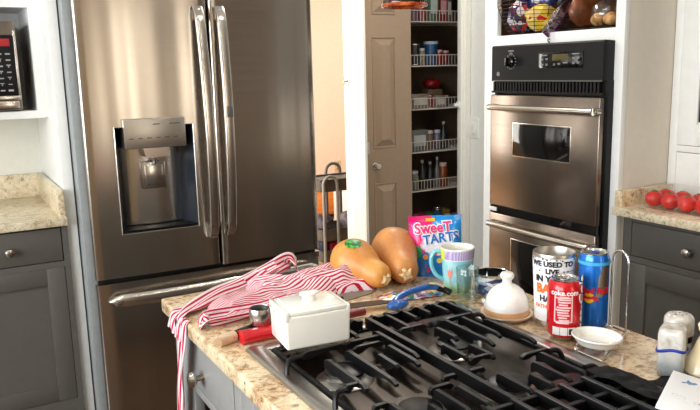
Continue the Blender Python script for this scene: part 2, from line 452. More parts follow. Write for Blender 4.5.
# ------------------------------------------------------------------ cabinet helpers
def shaker(g, u0, u1, z0, z1, put, t=.02, rail=.062, rec=.010):
    # a recessed-panel door; put(u, depth, z) places it; depth 0 = outer face
    def bx(a, b, d0, d1, c, e, bev=.0015):
        p, q = put(a, d0, c), put(b, d1, e)
        g.box(min(p[0], q[0]), max(p[0], q[0]), min(p[1], q[1]), max(p[1], q[1]), c, e, bev)
    bx(u0, u0 + rail, 0, t, z0, z1); bx(u1 - rail, u1, 0, t, z0, z1)
    bx(u0 + rail, u1 - rail, 0, t, z0, z0 + rail); bx(u0 + rail, u1 - rail, 0, t, z1 - rail, z1)
    bx(u0 + rail, u1 - rail, rec, t, z0 + rail, z1 - rail, 0)
    return g
def knob(d, r=.016):
    # d: unit outward direction
    prof = [(0, 0), (.008, 0), (.0065, .006), (.006, .014), (r * .8, .018), (r, .024), (r * .85, .031), (r * .4, .034), (0, .0345)]
    q = Vector((0, 0, 1)).rotation_difference(Vector(d)).to_matrix().to_4x4()
    return G().lathe(prof, 18, (0, 0, 0), q)

# ------------------------------------------------------------------ left base cabinet, worktop, upper cabinet, microwave
lc = root('base_cabinet', 'dark grey base cabinet left of the fridge under pale granite', 'cabinet', (-.2, 3.1, 0))
g = G().box(-.90, .3745, 2.95, BY - .003, .10, .885).box(-.90, .3745, 2.94, BY - .003, 0, .10)
g.box(.354, .3745, 2.84, 2.95, .10, .885).box(-.90, -.882, 2.84, 2.87, .10, .885).box(-.90, .366, 2.84, 2.87, .8795, .885)
g.box(-.90, .366, 2.84, 2.87, .727, .747).box(-.90, .366, 2.84, 2.87, .10, .197).box(-.296, -.268, 2.84, 2.87, .10, .885)
obj('carcass', g, 'grey', lc)
obj('toe_kick', G().box(-.90, .3745, 2.92, 2.935, 0, .10), 'dark', lc)
for x0, x1 in ((-.2645, .3505), (-.8785, -.2995)):
    d = obj('drawer', G().box(x0 + .001, x1 - .001, 2.8395, 2.86, .7515, .8752, .002), 'grey', lc)
    kx = .17 if x0 > -.3 else -.59
    obj('knob', knob((0, -1, 0), .017).xf(Matrix.Translation((kx, 2.8395, .808))), 'nickel', d)
    d = obj('door', shaker(G(), x0, x1, .200, .724, lambda u, dd, z: (u, 2.8395 + dd, z)), 'grey', lc)
g = G().box(-.92, .3745, 2.815, BY - .003, .885, .915, .004)
wl = obj('worktop', g, 'granite_pale', None, (-.28, 3.1, .885))
tag(wl, 'pale speckled granite worktop with upstands left of the fridge', 'worktop')
obj('upstand', G().box(-.92, .3500, 3.425, 3.449, .9155, 1.015, .002), 'granite_pale', wl)
obj('upstand', G().box(.3505, .3715, 2.822, 3.449, .9155, 1.015, .002), 'granite_pale', wl)
uc = root('wall_cabinet', 'white wall cabinet with an open cubby holding the microwave', 'cabinet', (-.2, 3.3, 1.28))
g = G().box(-.92, .366, 3.09, BY - .003, 1.275, 1.300, .002).box(-.92, .366, 3.09, BY - .003, 1.695, 1.712).box(.340, .3855, 3.07, BY - .003, 1.275, 2.45, .001).box(-.92, -.90, 3.07, BY - .003, 1.275, 2.45)
g.box(-.92, .366, 3.435, BY - .003, 1.30, 2.45).box(-.92, .366, 3.07, 3.092, 1.690, 1.716).box(-.92, .366, 3.07, 3.092, 1.272, 1.302, .003).box(-.92, .366, 3.09, BY - .003, 2.43, 2.45)
obj('carcass', g, 'white', uc)
for x0, x1 in ((-.28, .337), (-.897, -.284)):
    obj('door', shaker(G(), x0, x1, 1.720, 2.42, lambda u, dd, z: (u, 3.070 + dd, z)), 'white', uc)
mw = root('microwave', 'steel microwave with dark keypad in the white cubby', 'microwave', (.0, 3.2, 1.302))
MW0, MW1 = -.26, .287
obj('body', G().box(MW0, MW1, 3.075, 3.40, 1.308, 1.636, .004), 'black', mw)
obj('front_frame', G().box(MW0, MW1, 3.055, 3.076, 1.308, 1.636, .004), 'oven_steel', mw)
cp = obj('control_panel', G().box(.150, .278, 3.048, 3.058, 1.362, 1.586, .004), 'black', mw)
obj('panel_trim', G().box(.2775, .285, 3.044, 3.058, 1.352, 1.602, .002).box(.148, .285, 3.044, 3.058, 1.348, 1.361, .002), 'handle_steel', mw)
obj('display', G().box(.160, .262, 3.0455, 3.049, 1.546, 1.572, .001), 'led', cp)
g = G()
for i in range(4):
    for j in range(7):
        x = .168 + i * .028; z = 1.382 + j * .0225
        if j in (0, 6): g.box(x - .008, x + .008, 3.0466, 3.0485, z - .0025, z + .0025)
        elif (i + j) % 2: g.box(x - .006, x + .006, 3.0466, 3.0485, z + .003, z + .0045); g.box(x - .0015, x + .0015, 3.0466, 3.0485, z - .005, z + .001)
        else: g.box(x - .007, x + .007, 3.0466, 3.0485, z - .0015, z + .0015)
obj('keypad', g, 'key', cp)
obj('door_button', G().box(.176, .276, 3.047, 3.058, 1.316, 1.342, .003), 'handle_steel', mw)
dw = obj('door', G().box(MW0 + .004, .144, 3.049, 3.058, 1.314, 1.630, .003), 'oven_steel', mw)
obj('door_window', G().box(MW0 + .05, .10, 3.047, 3.050, 1.36, 1.59, .002), 'gloss_black', dw)
obj('door_handle', G().tube([(.125, 3.05, 1.35), (.125, 3.02, 1.37), (.125, 3.015, 1.47), (.125, 3.02, 1.58), (.125, 3.05, 1.60)], .008, 8, False, 4), 'handle_steel', dw)

# ------------------------------------------------------------------ fridge
fr = root('refrigerator', 'stainless steel French door refrigerator with water dispenser', 'refrigerator', (.91, 3.1, 0))
FX0, FX1, FM = .445, 1.380, .930
FB = 2.745
def ffront(x): # gently bowed steel front
    t = (x - (FX0 + FX1) / 2) / ((FX1 - FX0) / 2); return FB - .018 * (1 - t * t)
obj('body', G().box(FX0 - .024, FX0 + .02, 2.784, 3.43, .03, 1.77, .003).box(FX1 - .02, FX1 - .004, 2.782, 3.43, .03, 1.77, .003).box(FX0 + .006, FX1 - .006, 2.782, 3.43, 1.75, 1.768).box(FX0 + .006, FX1 - .006, 2.85, 3.43, .032, .06).box(FX0 + .006, FX1 - .006, 2.846, 3.425, .06, 1.75), 'fridge_side', fr)
obj('door_gasket', G().box(FX0 + .012, FX1 - .012, 2.774, 2.80, .62, .69).box(FX0 + .012, FX0 + .03, 2.768, 2.80, .10, 1.74).box(FX1 - .03, FX1 - .012, 2.768, 2.80, .10, 1.74), 'dark', fr)
obj('hinge_cover', G().box(FX0 + .01, FX0 + .09, 2.76, 2.90, 1.77, 1.79, .004).box(FX1 - .09, FX1 - .01, 2.76, 2.90, 1.77, 1.79, .004), 'fridge_side', fr)
obj('foot_grille', G().box(FX0 + .02, FX1 - .02, 2.83, 2.86, .03, .10), 'dark', fr)
def bowed(x0, x1, z0, z1, back=2.770, hole=None, rad=.012):
    g = G(); bm = g.bm
    xs = [x0 + (x1 - x0) * i / 14 for i in range(15)]; zs = [z0, z1]
    if hole: xs += [hole[0], hole[1]]; zs += [hole[2], hole[3]]
    xs = sorted(set(xs)); zs = sorted(set(zs))
    # rounded vertical edges
    def yy(x):
        y = ffront(x)
        for e in (x0, x1):
            d = abs(x - e)
            if d < rad: y += rad - math.sqrt(max(0, rad * rad - (rad - d) ** 2))
        return y
    ex = []
    for k in range(1, 5): ex += [x0 + rad * (1 - math.cos(PI / 2 * k / 5)), x1 - rad * (1 - math.cos(PI / 2 * k / 5))]
    xs = sorted(set(xs + ex))
    V = {}
    def v(x, z, b):
        k = (round(x, 6), round(z, 6), b)
        if k not in V: V[k] = bm.verts.new((x, back if b else yy(x), z))
        return V[k]
    for a, b in zip(xs, xs[1:]):
        for c, d in zip(zs, zs[1:]):
            if hole and a >= hole[0] - 1e-6 and b <= hole[1] + 1e-6 and c >= hole[2] - 1e-6 and d <= hole[3] + 1e-6: continue
            bm.faces.new([v(a, c, 0), v(b, c, 0), v(b, d, 0), v(a, d, 0)])
        bm.faces.new([v(a, z0, 0), v(a, z0, 1), v(b, z0, 1), v(b, z0, 0)]); bm.faces.new([v(a, z1, 0), v(b, z1, 0), v(b, z1, 1), v(a, z1, 1)])
        if not hole: bm.faces.new([v(a, z0, 1), v(a, z1, 1), v(b, z1, 1), v(b, z0, 1)])
    for c, d in zip(zs, zs[1:]):
        bm.faces.new([v(x0, c, 0), v(x0, d, 0), v(x0, d, 1), v(x0, c, 1)]); bm.faces.new([v(x1, c, 0), v(x1, c, 1), v(x1, d, 1), v(x1, d, 0)])
    return g
HOLE = (.553, .846, .840, 1.240)
dl = obj('door', bowed(FX0, FM - .004, .675, 1.75, 2.770, HOLE), 'steel', fr)
dr2 = obj('door', bowed(FM + .004, FX1, .668, 1.75), 'steel', fr)
dz = obj('freezer_drawer', bowed(FX0, FX1, .10, .655), 'steel', fr)
obj('top_lip', bowed(FX0, FX1, .632, .657, 2.768, None, .008).map(lambda c: (c.x, c.y - .004, c.z)), 'steel', dz)
# freezer pull: a broad bowed bar with tapered ends
g = G()
def fb(u, v):
    x = .483 + u * (1.366 - .483); e = min(1, u / .05, (1 - u) / .05) ** .5
    hz = .023 * e + .003; a = 2 * PI * v
    y = ffront(x) - .012 - .034 * math.sin(PI * u) ** .35
    return (x, y - .012 * math.cos(a), .592 + .004 * math.sin(PI * u) + hz * math.sin(a))
g.grid(fb, 40, 12, False, True)
g.box(.50, .53, 2.69, 2.75, .58, .602, .004).box(1.32, 1.35, 2.69, 2.75, .58, .602, .004)
obj('handle', g, 'handle_steel', dz)
# upright door pulls
def pull(xt, xb, par, zt=1.675, zb=.79):
    g = G()
    def f(u, v):
        z = zt + (zb - zt) * u; x = xt + (xb - xt) * u
        a = 2 * PI * v; ca, sa = math.cos(a), math.sin(a)
        sg = lambda t: math.copysign(abs(t) ** .45, t)
        y = 2.692 - .036 * math.sin(PI * u) ** .8 + (.02 if u < .001 or u > .999 else 0)
        return (x + .0185 * sg(ca), y - .010 * sg(sa), z)
    g.grid(f, 30, 20, False, True)
    for z in (zt - .03, zb + .03): g.box(xt + (xb - xt) * (zt - z) / (zt - zb) - .012, xt + (xb - xt) * (zt - z) / (zt - zb) + .012, 2.69, 2.735, z - .02, z + .02, .004)
    return obj('handle', g, 'handle_steel', par)
pull(.884, .894, dl)
h2 = pull(.968, .966, dr2)
obj('badge', G().box(.958, .978, 2.6412, 2.646, 1.262, 1.302, .0008), 'grey', h2)
# dispenser
x0, x1, z0, z1 = HOLE
def recess():
    g = G(); bm = g.bm; yb = 2.836
    F = [bm.verts.new(p) for p in ((x0, ffront(x0) + .002, z0), (x1, ffront(x1) + .002, z0), (x1, ffront(x1) + .002, z1), (x0, ffront(x0) + .002, z1))]
    B = [bm.verts.new(p) for p in ((x0 + .035, yb, z0 + .012), (x1 - .035, yb, z0 + .012), (x1 - .035, yb, z1), (x0 + .035, yb, z1))]
    for k in range(4): bm.faces.new([F[k], F[(k + 1) % 4], B[(k + 1) % 4], B[k]])
    bm.faces.new(B); return g
rc = obj('dispenser_recess', recess(), 'recess', dl, smooth=0)
g = G(); g.grid(lambda u, v: (.592 + u * .225, 2.832 - .022 * math.sin(PI * u) ** .6, .856 + v * .305), 16, 2); obj('splash_back', g, 'steel_plain', rc)
obj('drip_tray', G().prism([(x0 + .004, 2.736), (x1 - .004, 2.730), (x1 - .04, 2.832), (x0 + .04, 2.832)], 2, z0 + .001, z0 + .012), 'black', rc)
obj('frame', G().tube([(x0, ffront(x0) - .001, z0), (x1, ffront(x1) - .001, z0), (x1, ffront(x1) - .001, z1), (x0, ffront(x0) - .001, z1)], .0025, 6, True), 'handle_steel', rc)
pn = obj('dispenser_panel', G().box(.583, .812, 2.714, 2.80, 1.160, 1.268, .003), 'panel_steel', dl)
for a_, b_, c_ in [(.600 + i * .033, .616 + i * .033, 1.196) for i in range(6)] + [(.690, .715, 1.246), (.752, .790, 1.246)]:
    obj('touch_mark', G().box(a_, b_, 2.7128, 2.7142, c_, c_ + .0022), 'grey', pn)
g = G().prism([(.652, 1.158), (.750, 1.158), (.744, 1.128), (.737, 1.122), (.666, 1.122), (.659, 1.128)], 1, 2.730, 2.82)
obj('nozzle', g, 'nickel', rc)
obj('spout', G().lathe([(0, 0), (.008, 0), (.009, .02), (0, .02)], 14, (.70, 2.76, 1.094)), 'chrome', rc)
pd = obj('paddle', G().box(.652, .742, 2.778, 2.790, .998, 1.100, .004).xf(Matrix.Translation((0, 0, 0))), 'nickel', rc)
obj('paddle_face', G().box(.664, .730, 2.774, 2.780, 1.012, 1.090, .003), 'steel_plain', pd)

# ------------------------------------------------------------------ oven tower
TX = 2.13
tw = root('oven_cabinet', 'tall white cabinet housing the double ovens', 'cabinet', (2.44, 2.17, 0))
obj('side_panel', G().box(TX + .004, 2.755, 1.8005, 1.822, 0, 2.45, .001), 'greige', tw)  # side coloured greige, darker than the white carcass
g = G().box(TX, 2.755, 2.53, 2.55, 0, 2.45, .001)
g.box(TX, TX + .022, 1.80, 1.838, 0, 2.45, .001).box(TX, TX + .022, 2.472, 2.55, 0, 2.45, .001).box(TX, TX + .022, 2.446, 2.48, 0, 1.495, .001)
g.box(TX, TX + .022, 1.82, 2.50, 1.49, 1.553, .001).box(TX, TX + .022, 1.82, 2.50, 2.05, 2.45, .001).box(TX, TX + .022, 1.82, 2.50, 0, .29, .001)
g.box(TX + .02, 2.755, 1.82, 2.53, 1.515, 1.551).box(2.74, 2.755, 1.82, 2.53, 0, 2.45).box(TX + .02, 2.755, 1.82, 2.53, 2.05, 2.07)
obj('carcass', g, 'white', tw)
g = G().box(TX + .0225, 2.739, 1.8225, 1.83, 1.5515, 2.05).box(TX + .0225, 2.739, 2.494, 2.53, 1.5515, 2.05).box(2.72, 2.739, 1.83, 2.494, 1.5515, 2.05)
obj('niche_lining', g, 'dark_wood', tw)
obj('hook', G().tube([(TX - .001, 2.16, 1.527), (TX - .012, 2.158, 1.527), (TX - .014, 2.155, 1.518), (TX - .006, 2.154, 1.514)], .0022, 8, False, 3), 'black', tw)

ov = root('double_oven', 'built in double wall oven with steel doors and black control panel', 'oven', (2.4, 2.14, .3))
OX = 2.072
obj('housing', G().box(TX - .012, 2.66, 1.842, 2.442, .30, 1.505), 'black', ov)
obj('side_trim', G().box(2.10, TX + .001, 1.835, 1.850, .30, 1.33).box(2.10, TX + .001, 2.432, 2.444, .30, 1.33).box(2.11, TX, 1.85, 2.44, .79, .835), 'black', ov)
cpn = obj('control_panel', G().prism([(OX, 1.366), (OX, 1.505), (OX + .006, 1.511), (TX, 1.508), (TX, 1.366)], 1, 1.838, 2.436).box(OX + .02, TX, 1.836, 2.44, 1.316, 1.368), 'black', ov)
obj('seam_trim', G().box(OX - .0015, OX + .002, 1.84, 2.434, 1.3655, 1.3685), 'grey', cpn)
g = G()
for i in range(34): y = 1.856 + i * .0171; g.box(OX + .004, OX + .022, y, y + .008, 1.322, 1.362)
g.box(OX + .002, OX + .022, 1.842, 2.436, 1.318, 1.323)
obj('vent_grille', g, 'black', cpn)
k = obj('knob', G().lathe([(0, 0), (.024, 0), (.023, .012), (.017, .016), (.016, .020), (0, .021)], 24, (0, 0, 0), Matrix.Rotation(R(-90), 4, 'Y')).box(-.030, -.015, -.0045, .0045, -.016, .016, .002).xf(Matrix.Translation((OX, 2.318, 1.444))), 'gloss_black', cpn)
g = G()
for i in range(14):
    a = 2 * PI * i / 14; g.add(upright(rect(.0035, .0035, .029 * math.cos(a), .029 * math.sin(a)), (OX - .0003, 2.318, 1.444), 'x').bm)
g.add(upright(rect(.03, .004), (OX - .0003, 2.318, 1.487), 'x').bm).add(upright(rect(.0022, .014), (OX - .0305, 2.318, 1.452), 'x').bm).add(upright(rect(.014, .003), (OX - .0003, 2.318, 1.478), 'x').bm)
obj('dial_marks', g, 'grey_ink', cpn)
dp = obj('display_panel', G().box(OX - .003, OX + .002, 1.932, 2.150, 1.416, 1.474, .001), 'gloss_black', cpn)
obj('display', G().box(OX - .0036, OX, 2.005, 2.082, 1.444, 1.466, .0005), 'lcd', dp)
for yy, zz, w in ((2.125, 1.464, .030), (2.135, 1.450, .010), (2.112, 1.451, .012), (2.135, 1.430, .012), (2.112, 1.430, .012), (2.072, 1.430, .008), (2.048, 1.432, .012), (2.015, 1.434, .02), (1.965, 1.466, .034), (1.975, 1.452, .012), (1.952, 1.453, .012), (1.975, 1.434, .012), (1.952, 1.435, .012)):
    g = upright(rect(w, .003), (OX - .0034, yy, zz), 'x')
    if w < .013: g.add(upright(rect(w * .8, .0031), (OX - .0034, yy, zz - .0030), 'x').bm)
    obj('button', g, 'grey_ink', dp)
obj('panel_edge', upright(rect(.002, .05), (OX - .0005, 2.155, 1.446), 'x'), 'grey_ink', cpn)
g = upright(disc(.009), (OX - .0005, 2.395, 1.395), 'x'); e = obj('emblem', g, 'grey_ink', cpn)
def odoor(z0, z1, hz, wz0, wz1):
    d = obj('oven_door', G().box(OX, 2.112, 1.845, 2.442, z0, z1, .006), 'oven_steel', ov)
    obj('window_frame', G().box(OX - .0015, OX + .004, 1.978, 2.300, wz0 - .004, wz1 + .004, .001), 'handle_steel', d)
    obj('window', G().box(OX - .0025, OX + .004, 1.982, 2.296, wz0, wz1, .001), 'gloss_black', d)
    pts = [(OX - .002, 2.410, hz), (OX - .026, 2.406, hz), (OX - .036, 2.385, hz), (OX - .044, 2.14, hz), (OX - .036, 1.875, hz), (OX - .026, 1.853, hz), (OX - .002, 1.849, hz)]
    obj('handle', G().tube(pts, .0150, 12, False, 6, (1, .85)), 'handle_steel', d)
odoor(.833, 1.308, 1.258, 1.060, 1.192)
odoor(.30, .798, .757, .46, .70)
obj('door_gap', G().box(OX + .006, 2.112, 1.846, 2.442, .800, .831), 'gloss_black', ov)
obj('vent_bracket', G().box(OX + .001, OX + .03, 2.40, 2.446, .806, .822, .002), 'white', ov)

# ------------------------------------------------------------------ right base cabinet, worktop, hutch
rb = root('base_cabinet', 'dark grey base cabinet right of the ovens under the tomatoes', 'cabinet', (2.45, 1.2, 0))
g = G().box(2.28, 2.755, .62, 1.799, .10, .884).box(2.25, 2.755, .62, 1.799, 0, .10)
g.box(2.17, 2.28, 1.764, 1.799, .10, .884).box(2.17, 2.195, .62, .65, .10, .884).box(2.17, 2.195, .62, 1.799, .858, .884).box(2.17, 2.195, .62, 1.799, .708, .728).box(2.17, 2.195, .62, 1.799, .10, .16).box(2.17, 2.195, 1.245, 1.275, .10, .884)
obj('carcass', g, 'grey', rb)
for y0, y1 in ((1.279, 1.760), (.654, 1.241)):
    d = obj('drawer', G().box(2.1695, 2.19, y0, y1, .732, .855, .002), 'grey', rb)
    obj('knob', knob((-1, 0, 0), .017).xf(Matrix.Translation((2.1695, (y0 + y1) / 2, .792))), 'nickel', d)
    obj('door', shaker(G(), y0, y1, .164, .704, lambda u, dd, z: (2.1695 + dd, u, z), .02, .066), 'grey', rb)
wr = obj('worktop', G().box(2.10, 2.757, .60, 1.798, .885, .915, .004), 'granite_pale', None, (2.43, 1.2, .885))
tag(wr, 'pale speckled granite worktop under the tomatoes beside the ovens', 'worktop')
obj('upstand', G().box(2.115, 2.395, 1.768, 1.798, .9155, .972, .002), 'granite', wr)
hu = root('hutch', 'white cupboard standing on the right worktop behind the tomatoes', 'cupboard', (2.58, 1.3, .916))
g = G().box(2.42, 2.755, .75, 1.796, .916, 2.4).box(2.40, 2.425, 1.766, 1.796, .916, 2.4, .001).box(2.40, 2.425, .75, .79, .916, 2.4).box(2.40, 2.425, .75, 1.796, 1.098, 1.120, .001).box(2.40, 2.425, .75, 1.796, .916, .93).box(2.40, 2.425, .75, 1.796, 2.3, 2.4)
obj('carcass', g, 'white', hu)
for y0, y1 in ((1.28, 1.763), (.793, 1.276)):
    d = obj('door', shaker(G(), y0, y1, 1.124, 2.296, lambda u, dd, z: (2.3995 + dd, u, z), .02, .075), 'white', hu)
    obj('pane', G().box(2.404, 2.407, y0 + .08, y1 - .08, 1.21, 2.22), 'gloss_black', d)
    obj('lower_door', G().box(2.3995, 2.42, y0, y1, .934, 1.094, .002), 'white', hu)

# ------------------------------------------------------------------ tomatoes in a clear clamshell
TS = [(2.205 + r * .066, 1.700 - c * .0665) for r in range(2) for c in range(5)]
cl = root('clamshell', 'clear plastic clamshell tray of red tomatoes on the right worktop', 'food tray', (2.24, 1.565, .9165))
def shellbox(x0, x1, y0, y1, z0, z1, t=.03, open_top=True):
    g = G(); n = 24
    def rr(u, ins):
        # rounded rectangle loop
        pts = []; r = t
        for cx, cy, a0 in ((x1 - r - ins, y1 - r - ins, 0), (x0 + r + ins, y1 - r - ins, 90), (x0 + r + ins, y0 + r + ins, 180), (x1 - r - ins, y0 + r + ins, 270)):
            for k in range(7): a = R(a0 + 15 * k); pts.append((cx + r * math.cos(a), cy + r * math.sin(a)))
        i = int(round(u * 28)) % 28; return pts[i]
    prof = [(.012, z0), (.004, z0 + .012), (.0, z1)]
    g.grid(lambda u, v: (*rr(u, prof[int(round(v * 2))][0]), prof[int(round(v * 2))][1]), 28, 2, True)
    cap = [(*rr(i / 28, .012), z0) for i in range(28)]
    g.bm.faces.new([g.bm.verts.new(p) for p in cap]); return g
obj('tray', shellbox(2.163, 2.315, 1.395, 1.742, .9168, .950), 'plastic', cl)
g = shellbox(2.160, 2.318, 1.392, 1.745, -.994, -.952).map(lambda c: (c.x, c.y, -c.z))
obj('lid', g, 'plastic', cl)
obj('rim', G().tube([(2.158, 1.39, .951), (2.32, 1.39, .951), (2.32, 1.747, .951), (2.158, 1.747, .951)], .0025, 6, True), 'plastic', cl)
ORD = ['first', 'second', 'third', 'fourth', 'fifth']
def tomato(first=None):
    t = root('tomato', '', 'tomato', (0, 0, 0), local=True, group='tomatoes in the clear tray')
    g = G()
    def f(u, v):
        a = 2 * PI * u; p = PI * v; r = math.sin(p) * (1 + .03 * math.cos(5 * a) * math.sin(p)); z = -math.cos(p) * .91
        if v > .8: z -= .14 * ((v - .8) / .2) ** 2
        return (.0318 * r * math.cos(a), .0318 * r * math.sin(a), .0290 + .0318 * z)
    g.grid(f, 24, 14, True); obj('flesh', g, 'tomato', t, smooth=180)
    g = G()
    for k in range(5):
        a = 2 * PI * k / 5; c, s_ = math.cos(a), math.sin(a)
        g.tube([(.002 * c, .002 * s_, .0545), (.008 * c, .008 * s_, .0570), (.014 * c, .014 * s_, .0560)], lambda q: .0022 * (1.05 - q), 5)
    g.tube([(0, 0, .054), (.001, 0, .0605)], .0014, 6); obj('calyx', g, 'green', t); return t
t0 = tomato()
for i, (x, y) in enumerate(TS):
    lab = '%s tomato from the ovens in the %s row of the clear tray' % (ORD[i % 5], 'front' if i < 5 else 'back')
    if i == 0: t0.location = (x, y, .919); t0['label'] = lab
    else: dup(t0, (x, y, .919), i * 1.1, lab)

# ------------------------------------------------------------------ island
IX0, IX1, IY0, IY1, CT = .405, 1.132, .10, 1.635, .915
ic = root('island_cabinet', 'pale grey island cabinet with a drawer and open shelf under granite', 'cabinet', (.77, .9, 0))
CX0, CX1, CY0, CY1 = .425, 1.10, .14, 1.60
g = G().box(CX0 + .02, CX1, CY0, CY1, .10, .12).box(CX1 - .02, CX1, CY0, CY1, .10, .884).box(CX0, CX1, CY0, CY0 + .02, .10, .884).box(CX0, CX1, CY1 - .02, CY1, .10, .884)
g.box(CX0, CX0 + .02, 1.478, CY1, .10, .884, .001)                     # corner stile
g.box(CX0, CX0 + .02, 1.180, 1.216, .10, .884, .001)                   # middle stile
g.box(CX0, CX0 + .02, CY0, CY0 + .03, .10, .884).box(CX0, CX0 + .02, CY0, CY1, .876, .884).box(CX0, CX0 + .02, 1.216, 1.478, .742, .760, .001).box(CX0, CX0 + .02, CY0, CY1, .10, .17)
g.box(CX0 + .06, CX1, 1.19, 1.205, .10, .884)                          # partition
obj('carcass', g, 'lgrey', ic)
obj('shelf', G().box(CX0 + .03, CX1 - .02, 1.205, 1.58, .44, .46), 'dark_wood', ic)
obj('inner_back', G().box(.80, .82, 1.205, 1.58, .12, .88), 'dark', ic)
obj('toe_kick', G().box(CX0 + .06, CX1 - .05, CY0 + .05, CY1 - .05, 0, .10), 'dark', ic)
d = obj('drawer', G().box(CX0 - .001, CX0 + .02, 1.221, 1.473, .764, .873, .002).box(CX0 + .02, CX0 + .34, 1.23, 1.465, .77, .86), 'lgrey', ic)
obj('knob', knob((-1, 0, 0), .017).xf(Matrix.Translation((CX0 - .001, 1.405, .802))), 'nickel', d)
obj('door', shaker(G(), .74, 1.176, .174, .873, lambda u, dd, z: (CX0 - .001 + dd, u, z)), 'lgrey', ic)
obj('door', shaker(G(), .175, .735, .174, .873, lambda u, dd, z: (CX0 - .001 + dd, u, z)), 'lgrey', ic)
wt = obj('worktop', G().box(IX0, IX1, IY0, IY1, .884, CT, .005, 3), 'granite', None, (.77, .9, .884))
tag(wt, 'tan speckled granite worktop of the island around the cooktop', 'worktop')
# things on the open island shelf
for i, (y, cc, h, lab) in enumerate(((1.40, (120, 60, 30), .20, 'brown jar on the open shelf below the island drawer'), (1.29, (40, 34, 32), .24, 'dark canister on the open shelf below the island drawer'))):
    t = root('canister', lab, 'canister', (.53, y, .4605), local=True)
    obj('body', G().lathe([(0, 0), (.045, 0), (.048, .01), (.048, h * .75), (.04, h * .8), (0, h * .8)], 24), plain('canister_glaze', cc, .3), t)
    obj('lid', G().lathe([(.042, h * .8), (.044, h * .82), (.044, h * .9), (.01, h * .95), (.012, h), (0, h + .003)], 24), 'dark', t)

# ------------------------------------------------------------------ cooktop
KX0, KX1, KY0, KY1 = .452, .950, .30, 1.222
ck = root('cooktop', 'steel rimmed gas cooktop set into the island granite', 'cooktop', (.70, .76, CT))
g = G()
for a in (0, 1):
    pass
prof = [(0, .0003), (.001, .006), (.006, .010), (.030, .0105), (.034, .008), (.036, .003)]
def rim(u, v):
    i = int(round(u * 4)) % 4; o, z = prof[int(round(v * 5))]
    return ((KX0 + o, KX1 - o, KX1 - o, KX0 + o)[i], (KY0 + o, KY0 + o, KY1 - o, KY1 - o)[i], CT + z)
g.grid(rim, 4, 5, True); obj('frame', g, 'rim_steel', ck)
obj('pan', G().box(KX0 + .03, KX1 - .03, KY0 + .03, KY1 - .03, CT + .0005, CT + .004), 'pan', ck)
obj('gasket', G().tube([(KX0 + .042, KY0 + .042, CT + .006), (KX1 - .042, KY0 + .042, CT + .006), (KX1 - .042, KY1 - .042, CT + .006), (KX0 + .042, KY1 - .042, CT + .006)], .006, 8, True), 'black', ck)
BUR = [(.545, 1.005), (.573, .825), (.775, 1.005), (.745, .825), (.60, .50), (.80, .50)]
for bx, by in BUR:
    b = obj('burner', G().lathe([(.050, CT + .004), (.047, CT + .0065), (.034, CT + .007), (.030, CT + .010), (.031, CT + .0165), (0, CT + .0165)], 32, (bx, by, 0)), 'rim_steel', ck)
    obj('burner_cap', G().lathe([(.030, CT + .0160), (.034, CT + .0175), (.0335, CT + .0215), (.028, CT + .0235), (0, CT + .0240)], 28, (bx, by, 0)), 'iron', b)
    obj('ignitor', G().lathe([(0, CT + .004), (.004, CT + .004), (.004, CT + .016), (.0025, CT + .019), (0, CT + .019)], 10, (bx + .045, by - .015, 0)), 'ceramic', b)
GT = .954   # top of the cast iron bars
def blade(g, x, ya, yb, low=.021, w=.0036, wavy=True, drop=0):
    # an upright iron fin along y; its tip at yb narrows and its underside is scalloped
    n = 12; top = []; bot = []
    for i in range(n + 1):
        t = i / n; y = ya + (yb - ya) * t
        top.append((y, GT - drop * t * t - (.004 if i in (0, n) else 0)))
        bot.append((y, GT - low * (1 - .6 * t) + (.0045 * math.sin(t * 9.5) if wavy else 0)))
    return g.prism(top + bot[::-1], 0, x - w, x + w)
def bladex(g, y, xa, xb, low=.012, w=.0036):
    n = 8; top = [(xa + (xb - xa) * i / n, GT - (.004 if i in (0, n) else 0)) for i in range(n + 1)]
    bot = [(xa + (xb - xa) * i / n, GT - low * (1 - .5 * i / n) - .003 * math.sin(i * 1.1)) for i in range(n + 1)]
    return g.prism(top + bot[::-1], 1, y - w, y + w)
def foot(x, y, dx):
    return G().tube([(x, y, GT - .007), (x + dx * .55, y, GT - .008), (x + dx * .85, y - .004, GT - .014), (x + dx, y - .010, CT + .007)], .0046, 8, False, 4)
def grate(label, loc, fins, spines, feet, long_bars=()):
    t = root('burner_grate', label, 'grate', (*loc, CT + .005), group='cast iron grates on the cooktop')
    for x, ya, yb in long_bars: obj('rail', G().prism([(ya, GT - .020), (ya, GT), (yb, GT), (yb, GT - .020)], 0, x - .0045, x + .0045), 'iron', t)
    for x, ya, yb in fins: obj('finger', blade(G(), x, ya, yb), 'iron', t, smooth=30)
    for y, xa, xb in spines: obj('cross_bar', bladex(G(), y, xa, xb), 'iron', t, smooth=30)
    for x, y, dx in feet: obj('foot', foot(x, y, dx), 'iron', t)
    return t
def scallop_bar(y, xa, xb):
    n = 60; top = []; bot = []
    for i in range(n + 1):
        x = xa + (xb - xa) * i / n; top.append((x, GT - .003 + .004 * max(0, math.sin(i * .62)))); bot.append((x, GT - .024 + .003 * math.sin(i * .9)))
    return G().prism(top + bot[::-1], 1, y - .005, y + .005)
gl_ = grate('black cast iron grate under the white butter dish', (.57, .96),
      [(.523, 1.030, .895), (.571, 1.045, .885), (.607, 1.00, .935), (.643, 1.028, .928), (.660, 1.10, .955), (.523, 1.165, 1.11), (.571, 1.165, 1.10), (.620, 1.165, 1.09), (.525, .835, .76), (.571, .80, .75), (.607, .838, .75), (.643, .83, .75)],
      [(1.072, .497, .585), (1.045, .585, .645), (1.072, .585, .66), (.917, .497, .525), (.862, .640, .668), (.840, .600, .643), (.835, .525, .497)],
      [(.500, 1.072, -.036), (.500, .917, -.026), (.500, .79, -.026)])
